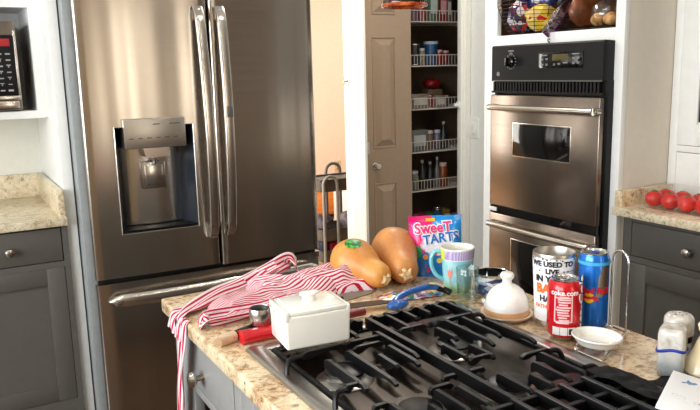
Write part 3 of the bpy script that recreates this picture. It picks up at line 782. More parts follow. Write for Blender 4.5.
obj('back_bar', scallop_bar(1.165, .500, .672), 'iron', gl_, smooth=30)
gr_ = grate('black cast iron grate beside the domed butter bell', (.79, .96),
      [(.725, 1.165, 1.07), (.725, .975, .905), (.765, 1.05, .985), (.765, .95, .885), (.765, .80, .75), (.803, 1.078, .93), (.803, .835, .75), (.840, 1.075, .955), (.840, .862, .75), (.765, 1.165, 1.11), (.803, 1.165, 1.12), (.840, 1.165, 1.11), (.872, 1.165, 1.075), (.872, 1.04, .90), (.725, .83, .75)],
      [(1.076, .700, .760), (1.076, .876, .805), (.897, .722, .768), (.860, .690, .722), (.862, .868, .803)],
      [(.872, 1.076, .030), (.864, .862, .030), (.87, 1.165, .030), (.864, .78, .03)], [(.684, .74, 1.165)])
obj('back_bar', scallop_bar(1.165, .690, .880), 'iron', gr_, smooth=30)
t = root('burner_grate', 'black cast iron grid grate nearest the black plastic bag', 'grate', (.70, .54, CT + .005), group='cast iron grates on the cooktop')
for i in range(9): x = .490 + i * .0478; obj('bar', G().box(x - .0042, x + .0042, .345, .747, GT - .020, GT, .0015), 'iron', t)
for i in range(9): y = .742 - i * .048; obj('cross_bar', G().box(.486, .876, y - .0035, y + .0035, GT - .020, GT - .004, .001), 'iron', t)
for x, dx in ((.500, -.026), (.864, .030)):
    for y in (.36, .54, .70): obj('foot', foot(x, y, dx), 'iron', t)

# ------------------------------------------------------------------ things on the island
CAMV = Vector((0, 0, 1.43))
def away(x, y): return math.atan2(y, x)             # heading away from the kitchen side, used to turn fronts of things
def face(x, y): return math.atan2(-y, -x)           # heading back to where one stands

# white butter dish
bd = root('butter_dish', 'white lidded ceramic butter dish standing on the cooktop grate', 'butter dish', (.478, 1.088, GT + .0005), R(-6), True)
def rbox(x0, x1, y0, y1, z0, z1, b, taper=0):
    g = G().box(x0, x1, y0, y1, z0, z1, b, 4)
    cx, cy = (x0 + x1) / 2, (y0 + y1) / 2
    return g.map(lambda c: (cx + (c.x - cx) * (1 - taper * (z1 - c.z) / (z1 - z0)), cy + (c.y - cy) * (1 - taper * (z1 - c.z) / (z1 - z0)), c.z))
dg = rbox(0, .1205, 0, .092, 0, .0600, .005, .025)
dg.box(0, .0062, .0005, .0915, .052, .0668, .0022).box(.1143, .1205, .0005, .0915, .052, .0668, .0022)
obj('dish', dg, 'ceramic', bd)
ld = obj('lid', G().box(.0076, .1128, .0004, .0916, .0605, .0672, .0022, 3).box(.013, .1075, .007, .085, .0672, .0690, .002, 3), 'ceramic', bd)
g = G().lathe([(0, 0), (.0105, 0), (.0085, .004), (.0085, .010), (.0125, .0135), (.0125, .0165), (.009, .0185), (0, .019)], 24, (.0605, .046, .069), None, 1.5, 1)
obj('knob', g, 'ceramic', ld)

# butternut squashes
def squash(name, label, base, tip, rb, rn, seed, sticker=False):
    base = Vector(base); tip = Vector(tip); ax = (tip - base); L = ax.length
    q = ax.to_track_quat('Z', 'Y'); t = root(name, label, 'squash', (base.x, base.y, CT), local=True, group=None)
    off = Vector((0, 0, base.z - CT)); Q = q.to_matrix().to_4x4(); Q.translation = off
    prof = [(0, -.96 * rb), (.25 * rb, -.95 * rb), (.55 * rb, -.84 * rb), (.85 * rb, -.5 * rb), (rb, -.02 * rb), (.95 * rb, .4 * rb), (.82 * rb, .78 * rb), (max(rn * 1.10, .6 * rb), max(1.12 * rb, L - rn * 1.1)), (rn * 1.02, L - rn * .45), (rn * .92, L - .02 * rn), (rn * .70, L + .30 * rn), (rn * .38, L + .46 * rn), (0, L + .5 * rn)]
    P = catmull([Vector((r, 0, z)) for r, z in prof], 4)
    def rad(v):
        f = v * (len(P) - 1); i = min(int(f), len(P) - 2); k = f - i; return P[i].lerp(P[i + 1], k)
    def f(u, v, e=0):
        p = rad(v); a = 2 * PI * u
        r = max(0, p.x) * (1 + .012 * math.cos(5 * a + seed) + .012 * math.sin(2 * a + seed)) + e
        c = Vector((r * math.cos(a), r * math.sin(a), p.z)); return Q @ c
    g = G().grid(f, 40, 52, True); b = obj('flesh', g, 'squash' if sticker else 'squash_tan', t, smooth=180)
    cap = G().lathe([(0, L + .40 * rn), (.44 * rn, L + .44 * rn), (.36 * rn, L + .58 * rn), (.30 * rn, L + .66 * rn), (0, L + .64 * rn)], 14)
    for i, v in enumerate(cap.bm.verts):
        a = math.atan2(v.co.y, v.co.x); k = 1 + .28 * math.cos(5 * a + seed); v.co.x *= k; v.co.y *= k
    obj('stem_end', cap.xf(Q), plain('dry_stem', (206, 176, 128), .8, var=.2, scale=120), t)
    if sticker:
        def fs(u, v):
            a = 2 * PI * u; uu, vv = sticker[0] + sticker[2] * v * math.cos(a), sticker[1] + sticker[3] * v * math.sin(a); return f(uu, vv, .0009)
        obj('sticker', G().grid(fs, 20, 4, True), patches('green_sticker_print', [(30, 120, 40), (60, 160, 60), (24, 96, 40), (80, 180, 70)], 160, .35), t, smooth=180)
    return t
squash('butternut_squash', 'butternut squash with a green sticker beside the striped apron', (.842, 1.497, CT + .0555), (.866, 1.402, CT + .033), .0555, .031, 1.0, (.29, .36, .06, .075))
squash('butternut_squash', 'butternut squash without a sticker next to the pink candy bag', (.975, 1.515, CT + .060), (.931, 1.402, CT + .0365), .060, .036, 2.4)

# candy bag
cb = root('candy_bag', 'pink and blue stand up pouch of candy behind the mug', 'candy bag', (1.056, 1.450, CT), 0, True, rot=(0, 0, R(-24)))
BW, BH = .137, .149
def bagsurf(u, v, side):
    x = (u - .5) * BW * (1 - .10 * (1 - v) ** 2 + .02 * math.sin(6 * v)); z = v * BH
    prof = max(0, (1 - v / .90)) ** .55 if v < .90 else 0
    e = (1 - (2 * u - 1) ** 4)
    y = side * (.002 + .030 * prof * e) + .0022 * math.sin(9 * u + 4 * v) * (.3 + v) + .10 * (z - .0) * .25
    return (x, y, z)
def bagside(side):
    g = G(); g.grid(lambda u, v: bagsurf(u, v, side), 28, 34); return g
def bag_mat(front):
    m = NT('pouch_print_' + ('front' if front else 'back')); m.set(.22, coat=.4)
    v = m.coord(); sp = m.n('ShaderNodeSeparateXYZ'); m.l(v, sp.inputs[0])
    def lt(sock, a, b, s=1):
        r = m.n('ShaderNodeMapRange'); r.inputs[1].default_value = a; r.inputs[2].default_value = b; m.l(sock, r.inputs[0]); return r.outputs[0]
    n = m.noise(v, 22, 2)
    add = m.n('ShaderNodeMath', operation='MULTIPLY_ADD'); add.inputs[1].default_value = .03; m.l(n, add.inputs[0]); m.l(sp.outputs[0], add.inputs[2])
    base = m.mix(lt(add.outputs[0], .004, .010), (232, 28, 120), (30, 142, 216))
    base = m.mix(lt(sp.outputs[0], .066, .067), base, (206, 30, 104))
    addz = m.n('ShaderNodeMath', operation='MULTIPLY_ADD'); addz.inputs[1].default_value = .05; m.l(n, addz.inputs[0]); m.l(sp.outputs[2], addz.inputs[2])
    low = m.mix(lt(addz.outputs[0], .092, .086), base, (26, 118, 196))
    low = m.mix(lt(m.noise(v, 60, 2), .66, .70), low, base)
    # white cloud behind the sweets
    d = m.n('ShaderNodeVectorMath', operation='SUBTRACT'); d.inputs[1].default_value = (.0, 0, .082); m.l(v, d.inputs[0])
    sc = m.n('ShaderNodeVectorMath', operation='MULTIPLY'); sc.inputs[1].default_value = (1, 0, 1.5); m.l(d.outputs[0], sc.inputs[0])
    ln = m.n('ShaderNodeVectorMath', operation='LENGTH'); m.l(sc.outputs[0], ln.inputs[0])
    cl_ = m.n('ShaderNodeMath', operation='MULTIPLY_ADD'); cl_.inputs[1].default_value = .035; m.l(m.noise(v, 45, 3), cl_.inputs[0]); m.l(ln.outputs['Value'], cl_.inputs[2])
    k = m.mix(lt(cl_.outputs[0], .062, .056), low, (240, 240, 246)) if front else base
    m.l(k, m.b.inputs['Base Color']); return m.m
pf = obj('pouch_front', bagside(-1), bag_mat(True), cb, smooth=180)
obj('pouch_back', bagside(1), bag_mat(False), cb, smooth=180)
obj('bottom_gusset', G().grid(lambda u, v: tuple(Vector(bagsurf(u, 0, -1)).lerp(Vector(bagsurf(u, 0, 1)), v)), 20, 2), bag_mat(False), cb)
def onbag(g, cx, cz, e, rot=0):
    c_, s_ = math.cos(rot), math.sin(rot)
    cutgrid(cutgrid(g, .006), .006, 1)
    def f(c):
        x, z = cx + c.x * c_ - c.y * s_, cz + c.x * s_ + c.y * c_
        v = min(.999, max(0, z / BH)); w = BW * (1 - .10 * (1 - v) ** 2 + .02 * math.sin(6 * v)); u = x / w + .5
        y = bagsurf(u, v, -1)[1]; return (x, y - e - c.z, z)
    return g.map(f)
for body, size, cx, cz, rot, col, shadow in (('SweeT', .0345, -.008, .1195, R(2), 'pink_ink', 'white_ink'), ('TARTS', .0315, .011, .0945, R(5), 'blue_ink', 'white_ink')):
    obj('lettering_outline', onbag(letters(body, size, .0030), cx, cz, .0012, rot), shadow, pf, smooth=0)
    obj('lettering', onbag(letters(body, size, .0008), cx, cz, .0024, rot), col, pf, smooth=0)
CANDY = [(40, 150, 90), (236, 150, 60), (226, 60, 120), (90, 170, 220), (150, 90, 190), (240, 210, 80)]
for i, (x, z) in enumerate(((-.048, .062), (-.030, .050), (-.006, .060), (.018, .048), (.036, .060), (.004, .040))):
    m_ = plain('printed_sweet', CANDY[i], .3); obj('printed_sweet', onbag(disc(.0065 if i else .010, 0, 0, .0003, 1, 1 if i else 1.5), x, z, .0012), m_, pf)
obj('zip_band', onbag(rect(.022, .006), -.012, .139, .001), 'yellow_ink', pf)

# painted mug
def mug_mat():
    m = NT('painted_mug_glaze'); m.set(.14, coat=.4)
    v = m.coord(); sp = m.n('ShaderNodeSeparateXYZ'); m.l(v, sp.inputs[0])
    at = m.n('ShaderNodeMath', operation='ARCTAN2'); m.l(sp.outputs[1], at.inputs[0]); m.l(sp.outputs[0], at.inputs[1])
    n = m.noise(v, 40, 2)
    def step(s, a, b):
        r = m.n('ShaderNodeMapRange'); r.inputs[1].default_value = a; r.inputs[2].default_value = b; m.l(s, r.inputs[0]); return r.outputs[0]
    k = m.mix(m.ramp(n, [(.42, (0, 0, 0)), (.6, (255, 255, 255))]), (140, 204, 214), (172, 218, 220))
    k = m.mix(step(sp.outputs[2], .030, .012), k, (172, 214, 170))
    wv = m.n('ShaderNodeTexWave'); wv.inputs['Scale'].default_value = 60; wv.inputs['Distortion'].default_value = 2; m.l(v, wv.inputs['Vector'])
    pur = m.mix(wv.outputs[0], (168, 146, 200), (206, 194, 224))
    k = m.mix(step(sp.outputs[2], .0765, .077), k, (226, 236, 236)); k = m.mix(step(sp.outputs[2], .0785, .079), k, pur)
    k = m.mix(step(sp.outputs[2], .0995, .1005), k, (226, 232, 224))
    m.l(k, m.b.inputs['Base Color']); return m.m
mc = (1.017, 1.3095)
mg = root('mug', 'tall hand painted mug in teal and lilac before the candy bag', 'mug', (*mc, CT), 0, True)
mp = lambda z: .0325 + .0075 * (z / .104) ** 1.3
pr_ = [(0, .001), (.029, 0), (.0318, .003)] + [(mp(z), z) for z in (.015, .035, .06, .085, .100)] + [(.0398, .103), (.0382, .104), (.0368, .102), (.0352, .09), (.0300, .02), (.028, .010), (0, .008)]
mb_ = obj('body', G().lathe(pr_, 40), mug_mat(), mg)
fa = face(*mc)
obj('inner_glaze', G().lathe([(.0366, .1015), (.0350, .09), (.0298, .02), (.0275, .0105), (0, .0085)], 36), 'ceramic', mg)
ha = fa - R(82)
hpts = [(r * math.cos(ha), r * math.sin(ha), z) for r, z in ((.036, .092), (.052, .094), (.061, .080), (.060, .058), (.050, .038), (.034, .026))]
obj('handle', G().tube(hpts, .0062, 12, False, 6, (1.25, .8)), plain('teal_glaze', (120, 196, 206), .15, coat=.4), mg)
rf = lambda z: mp(max(0, z))
obj('yellow_patch', wrap(poly([(-.010, -.012), (.006, -.013), (.010, .0), (.007, .013), (-.011, .012)]), .0385, .0895, fa - R(62), .0005, rf), plain('yellow_glaze', (226, 226, 60), .2), mb_)
fl = G()
fl.add(wrap(poly([(0, -.022), (.0014, -.022), (.0014, -.008), (.006, -.004), (.0075, .004), (.0062, .013), (.0030, .007), (.0004, .015), (-.0024, .007), (-.0056, .012), (-.0068, .003), (-.0052, -.005), (0, -.008)]), .036, .045, fa - R(30), .0005, rf).bm)
obj('painted_flower', fl, plain('coral_glaze', (236, 140, 120), .2), mb_)

# clear tumbler glass
gl = tag(obj('drinking_glass', G().lathe([(0, .001), (.0215, 0), (.0225, .003), (.0245, .040), (.0255, .074), (.0248, .0752), (.0240, .074), (.0225, .035), (.0205, .010), (0, .008)], 36, (.990, 1.238, CT)), 'glass', None, (.990, 1.238, CT)), 'small clear empty drinking glass in front of the painted mug', 'glass')

# low tin with a printed label
tc = (1.0646, 1.2440)
tn = root('tin', 'low round metal tin with navy printed label behind the butter bell', 'tin', (*tc, CT), 0, True)
obj('can', G().lathe([(0, .001), (.036, 0), (.038, .002), (.0375, .046), (.039, .048), (.039, .051), (.0365, .050), (.036, .004), (0, .003)], 40), 'chrome', tn)
obj('label', G().lathe([(.0382, .005), (.0384, .008), (.0384, .042), (.0378, .045)], 40), patches('tin_label_print', [(40, 48, 80), (60, 70, 104), (214, 212, 212), (50, 58, 92), (150, 156, 176), (150, 60, 70), (200, 200, 204)], 46, .3, .2, (1, 1, 3)), tn)

# domed butter bell on its saucer
dc = (.979, 1.096)
bl = root('butter_bell', 'white domed ceramic bell with round knob on a beige saucer', 'butter bell', (*dc, CT), 0, True)
obj('saucer', G().lathe([(0, .001), (.034, 0), (.040, .002), (.050, .009), (.0535, .013), (.053, .0152), (.0510, .015), (.046, .012), (.036, .008), (0, .007)], 44), 'saucer', bl)
do = obj('dome', G().lathe([(.0445, .0125), (.0455, .0145), (.0457, .022), (.0448, .034), (.0408, .048), (.0335, .060), (.0235, .069), (.0125, .0745), (0, .076)], 44), 'ceramic', bl)
obj('rim_band', G().lathe([(.0461, .0130), (.0465, .015), (.0466, .0225), (.0461, .0245), (.045, .0242)], 44), plain('tan_glaze', (214, 166, 122), .3), do)
obj('knob', G().lathe([(.0115, .074), (.0095, .079), (.0100, .083), (.0145, .088), (.0150, .093), (.0115, .098), (0, .0995)], 28), 'ceramic', do)

# printed travel tumbler
uc_ = (1.037, 1.025)
tb = root('travel_tumbler', 'white lidless travel tumbler with black and orange lettering', 'tumbler', (*uc_, CT), 0, True)
tr_ = lambda z: .0345 + .0070 * min(1, max(0, z) / .135)
sh = obj('shell', G().lathe([(.031, .012), (tr_(.014), .013)] + [(tr_(z), z) for z in (.03, .06, .09, .12, .138)] + [(.0412, .1425)], 48), plain('white_powder_coat', (236, 236, 236), .35), tb)
obj('steel_rim', G().lathe([(.0412, .1422), (.0414, .148), (.0406, .150), (.0398, .148), (.0385, .12), (.034, .03), (0, .028)], 48), 'panel_steel', tb)
obj('steel_base', G().lathe([(0, .0005), (.030, 0), (.0318, .002), (.0322, .0125), (0, .0125)], 40), 'chrome', tb)
fa = face(*uc_) - R(4)
for body, size, z, mat_, b in (('WE USED TO', .0142, .1315, 'ink', .0006), ('LIVE', .0135, .1170, 'ink', .0006), ('IN YOUR', .0168, .1010, 'ink', .0007), ('BALLS', .0245, .0805, 'orange_ink', .0012), ('HAPPY', .0165, .0600, 'ink', .0007), ("FATHER'S DAY", .0112, .0440, 'orange_ink', .0003)):
    obj('lettering', wrap(letters(body, size, b), .039, z, fa, .0006, tr_), mat_, sh, smooth=0)
sp_ = G(); rnd = random.Random(3)
for i in range(26):
    a = rnd.uniform(-1.3, 1.3); z = rnd.choice((.1395, .1405, .141, .117, .1415)); 
    if abs(a) < .5 and z < .12: continue
    sp_.add(wrap(disc(rnd.uniform(.0008, .0022), 0, 0, .0002, 1, .7), .041, z, fa + a, .0005, tr_).bm)
obj('ink_specks', sp_, 'ink', sh, smooth=0, kind=None)

# cola can
RC = .0331 * .95
cc = (.996, .955)
ko = root('soda_can', 'red cola can in front of the lettered tumbler', 'soda can', (*cc, CT), 0, True)
cpf = [(r * .95, z) for r, z in [(0, .004), (.021, .003), (.0235, 0), (.0255, .001), (.029, .008), (.0325, .013), (.0331, .018), (.0331, .100), (.0318, .107), (.0285, .1135), (.0270, .1160)]]
cr_ = lambda z: RC
bo = obj('body', G().lathe(cpf, 48), plain('cola_red', (206, 22, 34), .24, metal=.25, coat=.4), ko)
obj('top', G().lathe([(.0257, .1158), (.0260, .1185), (.0249, .1192), (.0240, .1170), (.0224, .1152), (0, .1152)], 40), 'steel_plain', ko)
obj('pull_tab', G().tube([(-.010, 0, .1165), (0, .006, .1167), (.011, .0, .1167), (0, -.006, .1167)], .0014, 8, True, 5), 'chrome', ko)
obj('mouth', disc(.0065, 0, 0, .0004, 1.2, 1).xf(Matrix.Translation((-.013, .004, .1160))), 'ink', ko)
obj('base_ring', G().lathe([(.0224, -.0001), (.0243, .0008), (.0277, .0082), (.0283, .0088), (.0272, .0092)], 40), 'steel_plain', ko)
fa = face(*cc)
obj('lettering', wrap(letters('coke.com', .0135, .0003), RC, .0965, fa + R(2), .0006, cr_), 'white_ink', bo, smooth=0)
pnl = G(); rnd = random.Random(5)
for j in range(11):
    z = .089 - j * .0050; w = .024 if j else .018
    pnl.add(wrap(rect(w * rnd.uniform(.6, 1), .0014, rnd.uniform(-.003, .001), 0), RC, z, fa, .0006, cr_).bm)
for dx in (-.0165, .0145): pnl.add(wrap(rect(.0008, .050, dx, 0), RC, .066, fa, .0006, cr_).bm)
pnl.add(wrap(rect(.031, .0008, -.001, 0), RC, .0905 - .003, fa, .0006, cr_).bm).add(wrap(rect(.031, .0008, -.001, 0), RC, .0410, fa, .0006, cr_).bm)
obj('nutrition_print', pnl, plain('pale_print', (236, 190, 190), .4), bo, smooth=0)
wb = G()
for dx in (-.0135, .0005, .0150): wb.add(wrap(rect(.0118, .0135, dx, 0), RC, .0225, fa, .0006, cr_).bm)
obj('white_boxes', wb, 'white_ink', bo, smooth=0)
bk = G()
for k in range(7): bk.add(wrap(rect(.0006 + .0004 * (k % 3), .0095, .0150 - .0042 + k * .0014, 0), RC, .0225, fa, .0011, cr_).bm)
for k in range(3):
    a = R(120 * k + 90); p = [(.0005 + .0036 * math.cos(a + q), .0036 * math.sin(a + q)) for q in (0, .5, 1.0, 1.45)]; p2 = [(.0005 + .0022 * math.cos(a + q), .0022 * math.sin(a + q)) for q in (1.45, 1.0, .5, 0)]
    bk.add(wrap(poly(p + p2), RC, .0225, fa, .0011, cr_).bm)
obj('code_print', bk, 'ink', bo, smooth=0)
obj('side_script', wrap(letters('Coca-Cola', .030, .0004, shear=.25).xf(Matrix.Rotation(R(90), 4, 'Z')), RC, .060, fa + R(78), .0006, cr_), 'white_ink', bo, smooth=0)

# energy drink can
ec = (1.082, .963)
en = root('energy_drink_can', 'tall blue and silver energy drink can beside the wire holder', 'drink can', (*ec, CT), 0, True)
er = lambda z: .0288
eb = obj('body', G().lathe([(0, .004), (.019, .003), (.021, 0), (.023, .001), (.0262, .006), (.0286, .011), (.0288, .015), (.0288, .141), (.0278, .147), (.0262, .1515), (.0258, .153)], 48), plain('energy_blue', (22, 112, 204), .22, metal=.35, coat=.4), en)
obj('top', G().lathe([(.0258, .1528), (.0262, .1552), (.0252, .1560), (.0242, .1540), (.0228, .1522), (0, .1522)], 40), 'steel_plain', en)
obj('pull_tab', G().tube([(-.010, 0, .1536), (0, .006, .1538), (.011, 0, .1538), (0, -.006, .1538)], .0014, 8, True, 5), 'blue', en)
obj('mouth', disc(.0062, 0, 0, .0004, 1.2, 1).xf(Matrix.Translation((-.012, -.004, .1530))), 'ink', en)
fa = face(*ec)
obj('silver_panel', wrap(poly([(.0040, -.004), (.030, .004), (.034, .066), (.020, .066), (.010, .040)]), .0288, .072, fa, .0005, er), 'silver_ink', eb)
obj('silver_panel', wrap(poly([(-.036, -.062), (-.016, -.060), (-.026, -.002), (-.046, -.010)]), .0288, .072, fa - R(34), .0005, er), 'silver_ink', eb)
obj('cyan_band', wrap(rect(.178, .005), .0288, .1365, fa, .0004, er), plain('cyan_print', (70, 170, 220), .25), eb)
obj('lettering', wrap(letters('Red Bull', .0158, .0008, shear=.0), .0288, .0835, fa + R(7), .0010, er), 'red_ink', eb, smooth=0)
obj('sun_disc', wrap(disc(.0105), .0288, .0690, fa - R(14), .0008, er), 'yellow_ink', eb)
bull = [(-.019, -.004), (-.014, .003), (-.008, .0052), (-.003, .0022), (-.001, .004), (.0005, .0005), (-.001, -.003), (-.006, -.0015), (-.009, -.004), (-.0115, -.0075), (-.0125, -.0035), (-.0165, -.0035), (-.0185, -.0075)]
for s_, n_ in ((1, 'bull_emblem'), (-1, 'bull_emblem')): obj(n_, wrap(poly([(s_ * a, b) for a, b in bull][::s_]), .0288, .0690, fa - R(14), .0014, er), 'red_ink', eb, smooth=0)

# chrome wire holder and its oval dish
wh = root('wire_holder', 'chrome wire spoon rest holder with a tall hooped back', 'spoon rest holder', (1.02, .88, CT))
A, B = Vector((1.084, .921, CT)), Vector((1.0815, .881, CT)); up = Vector((0, 0, 1))
hoop = [A + up * .003, A + up * .06, A + up * .143] + [(A + B) / 2 + (A - B) / 2 * math.cos(PI * k / 6) + up * (.148 + .021 * math.sin(PI * k / 6)) for k in range(0, 7)] + [B + up * .143, B + up * .06, B + up * .003]
obj('hoop', G().tube(hoop, .0021, 10, False, 4), 'chrome', wh)
obj('cross_wire', G().tube([A + up * .016, B + up * .016], .0018, 8), 'chrome', wh)
r_ = .0019
obj('base_wire', G().tube([B + up * .0165, Vector((1.03, .859, CT + .0095)), Vector((.970, .834, CT + .0028)), Vector((.962, .838, CT + .0028)), Vector((.960, .886, CT + .0045))], r_, 8, False, 4), 'chrome', wh)
obj('base_wire', G().tube([A + up * .0165, Vector((1.03, .916, CT + .0105)), Vector((.978, .905, CT + .006)), Vector((.960, .890, CT + .0048))], r_, 8, False, 4), 'chrome', wh)
obj('ball_end', G().ball((.960, .888, CT + .006), .0055), 'chrome', wh)
sd = obj('spoon_rest', G(), 'ceramic', None, (1.03, .893, CT + .018)) if False else None
g = G()
def ov_(prof, a, b):
    pts = []
    for r, z in prof: pts.append((r, z))
    return G().lathe(pts, 44, (0, 0, 0), None, a, b)
g = ov_([(0, .001), (.60, 0), (.78, .002), (.88, .009), (.93, .013), (1.0, .0145), (1.02, .0165), (1.0, .0185), (.93, .0180), (.88, .013), (.76, .006), (0, .0045)], .045, .040)
g.xf(Matrix.Translation((.994, .872, CT + .0135)) @ Matrix.Rotation(R(-70), 4, 'Z') @ Matrix.Rotation(R(1), 4, 'Y') @ Matrix.Rotation(R(0), 4, 'X'))
tag(obj('spoon_rest', g, 'ceramic', None, (.994, .872, CT + .0135)), 'white oval ceramic dish lying in the chrome wire holder', 'spoon rest')

# two shakers
def pearl():
    m = NT('pearly_shell_glaze'); m.set(.2, coat=.4); v = m.coord()
    m.l(m.ramp(m.noise(v, 45, 4, .6, .5), [(.3, (156, 146, 132)), (.55, (206, 200, 190)), (.75, (176, 180, 180))]), m.b.inputs['Base Color']); return m.m
M['pearl'] = pearl()
M['salt'] = zramp('salt_filled_glass', [(0, (136, 138, 140)), (.5, (166, 172, 172)), (.8, (190, 188, 180))], .0, .05, .12, .5, .6, 90)
def sq(p, n=5):
    # rounded-square turned form
    def f(u, v, P=p):
        k = v * (len(P) - 1); i = min(int(k), len(P) - 2); t_ = k - i
        r = P[i][0] + (P[i + 1][0] - P[i][0]) * t_; z = P[i][1] + (P[i + 1][1] - P[i][1]) * t_
        a = 2 * PI * u; d = (abs(math.cos(a)) ** n + abs(math.sin(a)) ** n) ** (-1 / n); return (r * d * math.cos(a), r * d * math.sin(a), z)
    return G().grid(f, 40, (len(p) - 1) * 2, True)
SHK = .89
s1 = root('salt_shaker', 'pearly square shaker with a blue rubber band', 'shaker', (1.018, .735, CT), R(28), True)
obj('jar', sq([(.0005, .0005), (.020, 0), (.0225, .003), (.0235, .012), (.0238, .046)]).xf(Matrix.Diagonal((SHK, SHK, 1, 1))), 'salt', s1)
obj('cover', sq([(.0240, .046), (.0242, .052), (.0240, .072), (.0228, .080), (.0190, .0845), (.010, .0858), (.0005, .086)]).xf(Matrix.Diagonal((SHK, SHK, 1, 1))), 'pearl', s1)
obj('rubber_band', G().tube([(.0248 * dd * math.cos(a), .0248 * dd * math.sin(a), .047 + .004 * math.sin(a * 2 + 1)) for a in [2 * PI * i / 40 for i in range(40)] for dd in [(abs(math.cos(a)) ** 5 + abs(math.sin(a)) ** 5) ** -.2]], .0020, 8, True, 0, (1, 1.4)).xf(Matrix.Diagonal((SHK, SHK, 1, 1))), plain('blue_rubber', (34, 48, 140), .45), s1)
s2 = root('pepper_shaker', 'round topped pearly shaker with holes behind the banded one', 'shaker', (1.074, .765, CT), R(0), True)
obj('jar', G().lathe([(0, .0005), (.019, 0), (.0215, .003), (.022, .040), (.0215, .046)], 36), 'salt', s2)
obj('neck_band', G().lathe([(.0222, .040), (.0225, .042), (.0225, .050), (.0222, .052)], 36), 'black', s2)
cap = obj('cap', G().lathe([(.0225, .051), (.0245, .053), (.0248, .075), (.0235, .082), (.0195, .0865), (.010, .0885), (0, .089)], 36), 'pearl', s2)
hg = G()
for i in range(7):
    a = 2 * PI * i / 6; r = .011 if i < 6 else 0; hg.add(disc(.0014, r * math.cos(a), r * math.sin(a), .0004).xf(Matrix.Translation((0, 0, .0893 - r * .09))).bm)
obj('pour_holes', hg, 'ink', cap, smooth=0)

# cream ceramic bell at the edge of the picture
tag(obj('ceramic_bell', G().lathe([(0, .004), (.036, 0), (.0375, .003), (.036, .008), (.031, .020), (.023, .036), (.0175, .052), (.0135, .060), (.0120, .066), (.0160, .072), (.0175, .080), (.012, .089), (0, .092)], 36, (1.066, .703, CT + .0065)), 'cream_ceramic', None, (1.066, .703, CT + .0065)), 'cream bell shaped ceramic piece beside the white card', 'ceramic bell')

# black plastic bag lying over cooktop corner and granite
def bagz(x, y):
    v = Vector((x * 9, y * 9, 0)); n = noise.noise(v) * .55 + noise.noise(v * 2.3) * .3 + noise.noise(v * 4.6) * .18
    edge = max(0, 1 - abs(x - .872) / .055)
    return CT + .005 + .0016 * (n + .6) + edge * (.034 + .014 * noise.noise(Vector((x * 60, y * 40, 3)))) * max(0, min(1, (.80 - y) / .06))
def bg(u, v):
    x = .842 + .262 * u; y = .42 + (.338 - .045 * u) * v + .010 * noise.noise(Vector((u * 9, 7, 1))) * v
    x += .012 * noise.noise(Vector((v * 9, 3, 5)))
    z = bagz(x, y)
    if x < .96: z = max(z, GT + .0025 + .003 * noise.noise(Vector((x * 40, y * 40, 2))) - max(0, x - .890) * .9 + (.007 * max(0, noise.noise(Vector((x * 70, y * 30, 9)))) if x < .88 else 0))
    e = min(u, 1 - u, 1 - v, v + .02)
    if e < .04 and x > .93: z = CT + .003 + (z - CT - .003) * e / .04
    return (x, y, z)
M['bag'] = plain('black_bin_liner', (3, 3, 3), .55, spec=.16, var=.2)
tag(obj('plastic_bag', G().grid(bg, 70, 80), 'bag', None, (.97, .6, CT), smooth=60), 'crumpled black plastic bag lying over the cooktop corner', 'plastic bag')

# white card with bluebird
wc = root('greeting_card', 'white card with a blue bird and grey swirls on the black bag', 'card', (.9657, .693, .9455), 0, True)
ea = (Vector((.7891, .5898, .9745)) - Vector((.9657, .693, .9455))).normalized(); eb_ = Vector((.0176, -.0352, -.006)); eb_ = (eb_ - ea * eb_.dot(ea)).normalized(); en_ = ea.cross(eb_)
wc.rotation_euler = Matrix((ea, eb_, en_)).transposed().to_euler()
CW, CL = .200, .150
obj('card', G().box(0, CW, 0, CL, 0, .004, .0006), plain('white_card', (240, 240, 242), .45, var=.005), wc)
def swirl(cx, cy, r, turns, a0, s=1):
    return [(cx + r * (1 - .8 * t) * math.cos(a0 + s * turns * 2 * PI * t), cy + r * (1 - .8 * t) * math.sin(a0 + s * turns * 2 * PI * t), .0043) for t in [i / 40 for i in range(41)]]
g = G()
for cx, cy, r, a0, s_ in ((.130, .022, .0115, 3.6, 1), (.134, .048, .0105, 3.0, -1), (.155, .075, .012, 2.2, 1), (.120, .100, .010, .5, -1)): g.tube(swirl(cx, cy, r, 1.6, a0, s_), .0006, 5)
g.tube([(.140, .012, .0043), (.146, .035, .0043), (.138, .058, .0043), (.150, .085, .0043)], .0006, 5, False, 6)
obj('swirl_print', g, plain('silver_grey_print', (188, 188, 186), .4), wc)
g = poly([(-.0130, -.0045), (-.0085, -.0015), (-.0040, .0000), (-.0055, .0045), (-.0035, .0075), (-.0005, .0040), (.0030, .0030), (.0055, .0050), (.0085, .0048), (.0098, .0030), (.0122, .0024), (.0098, .0016), (.0080, -.0010), (.0045, -.0030), (.0010, -.0036), (-.0005, -.0070), (-.0015, -.0035), (-.0060, -.0036), (-.0100, -.0062)])
g.xf(Matrix.Translation((.044, .028, .0044)) @ Matrix.Rotation(R(90), 4, 'Z') @ Matrix.Diagonal((.95, 1.9, 1, 1)))
obj('bird_print', g, plain('bluebird_print', (70, 130, 190), .4), wc)

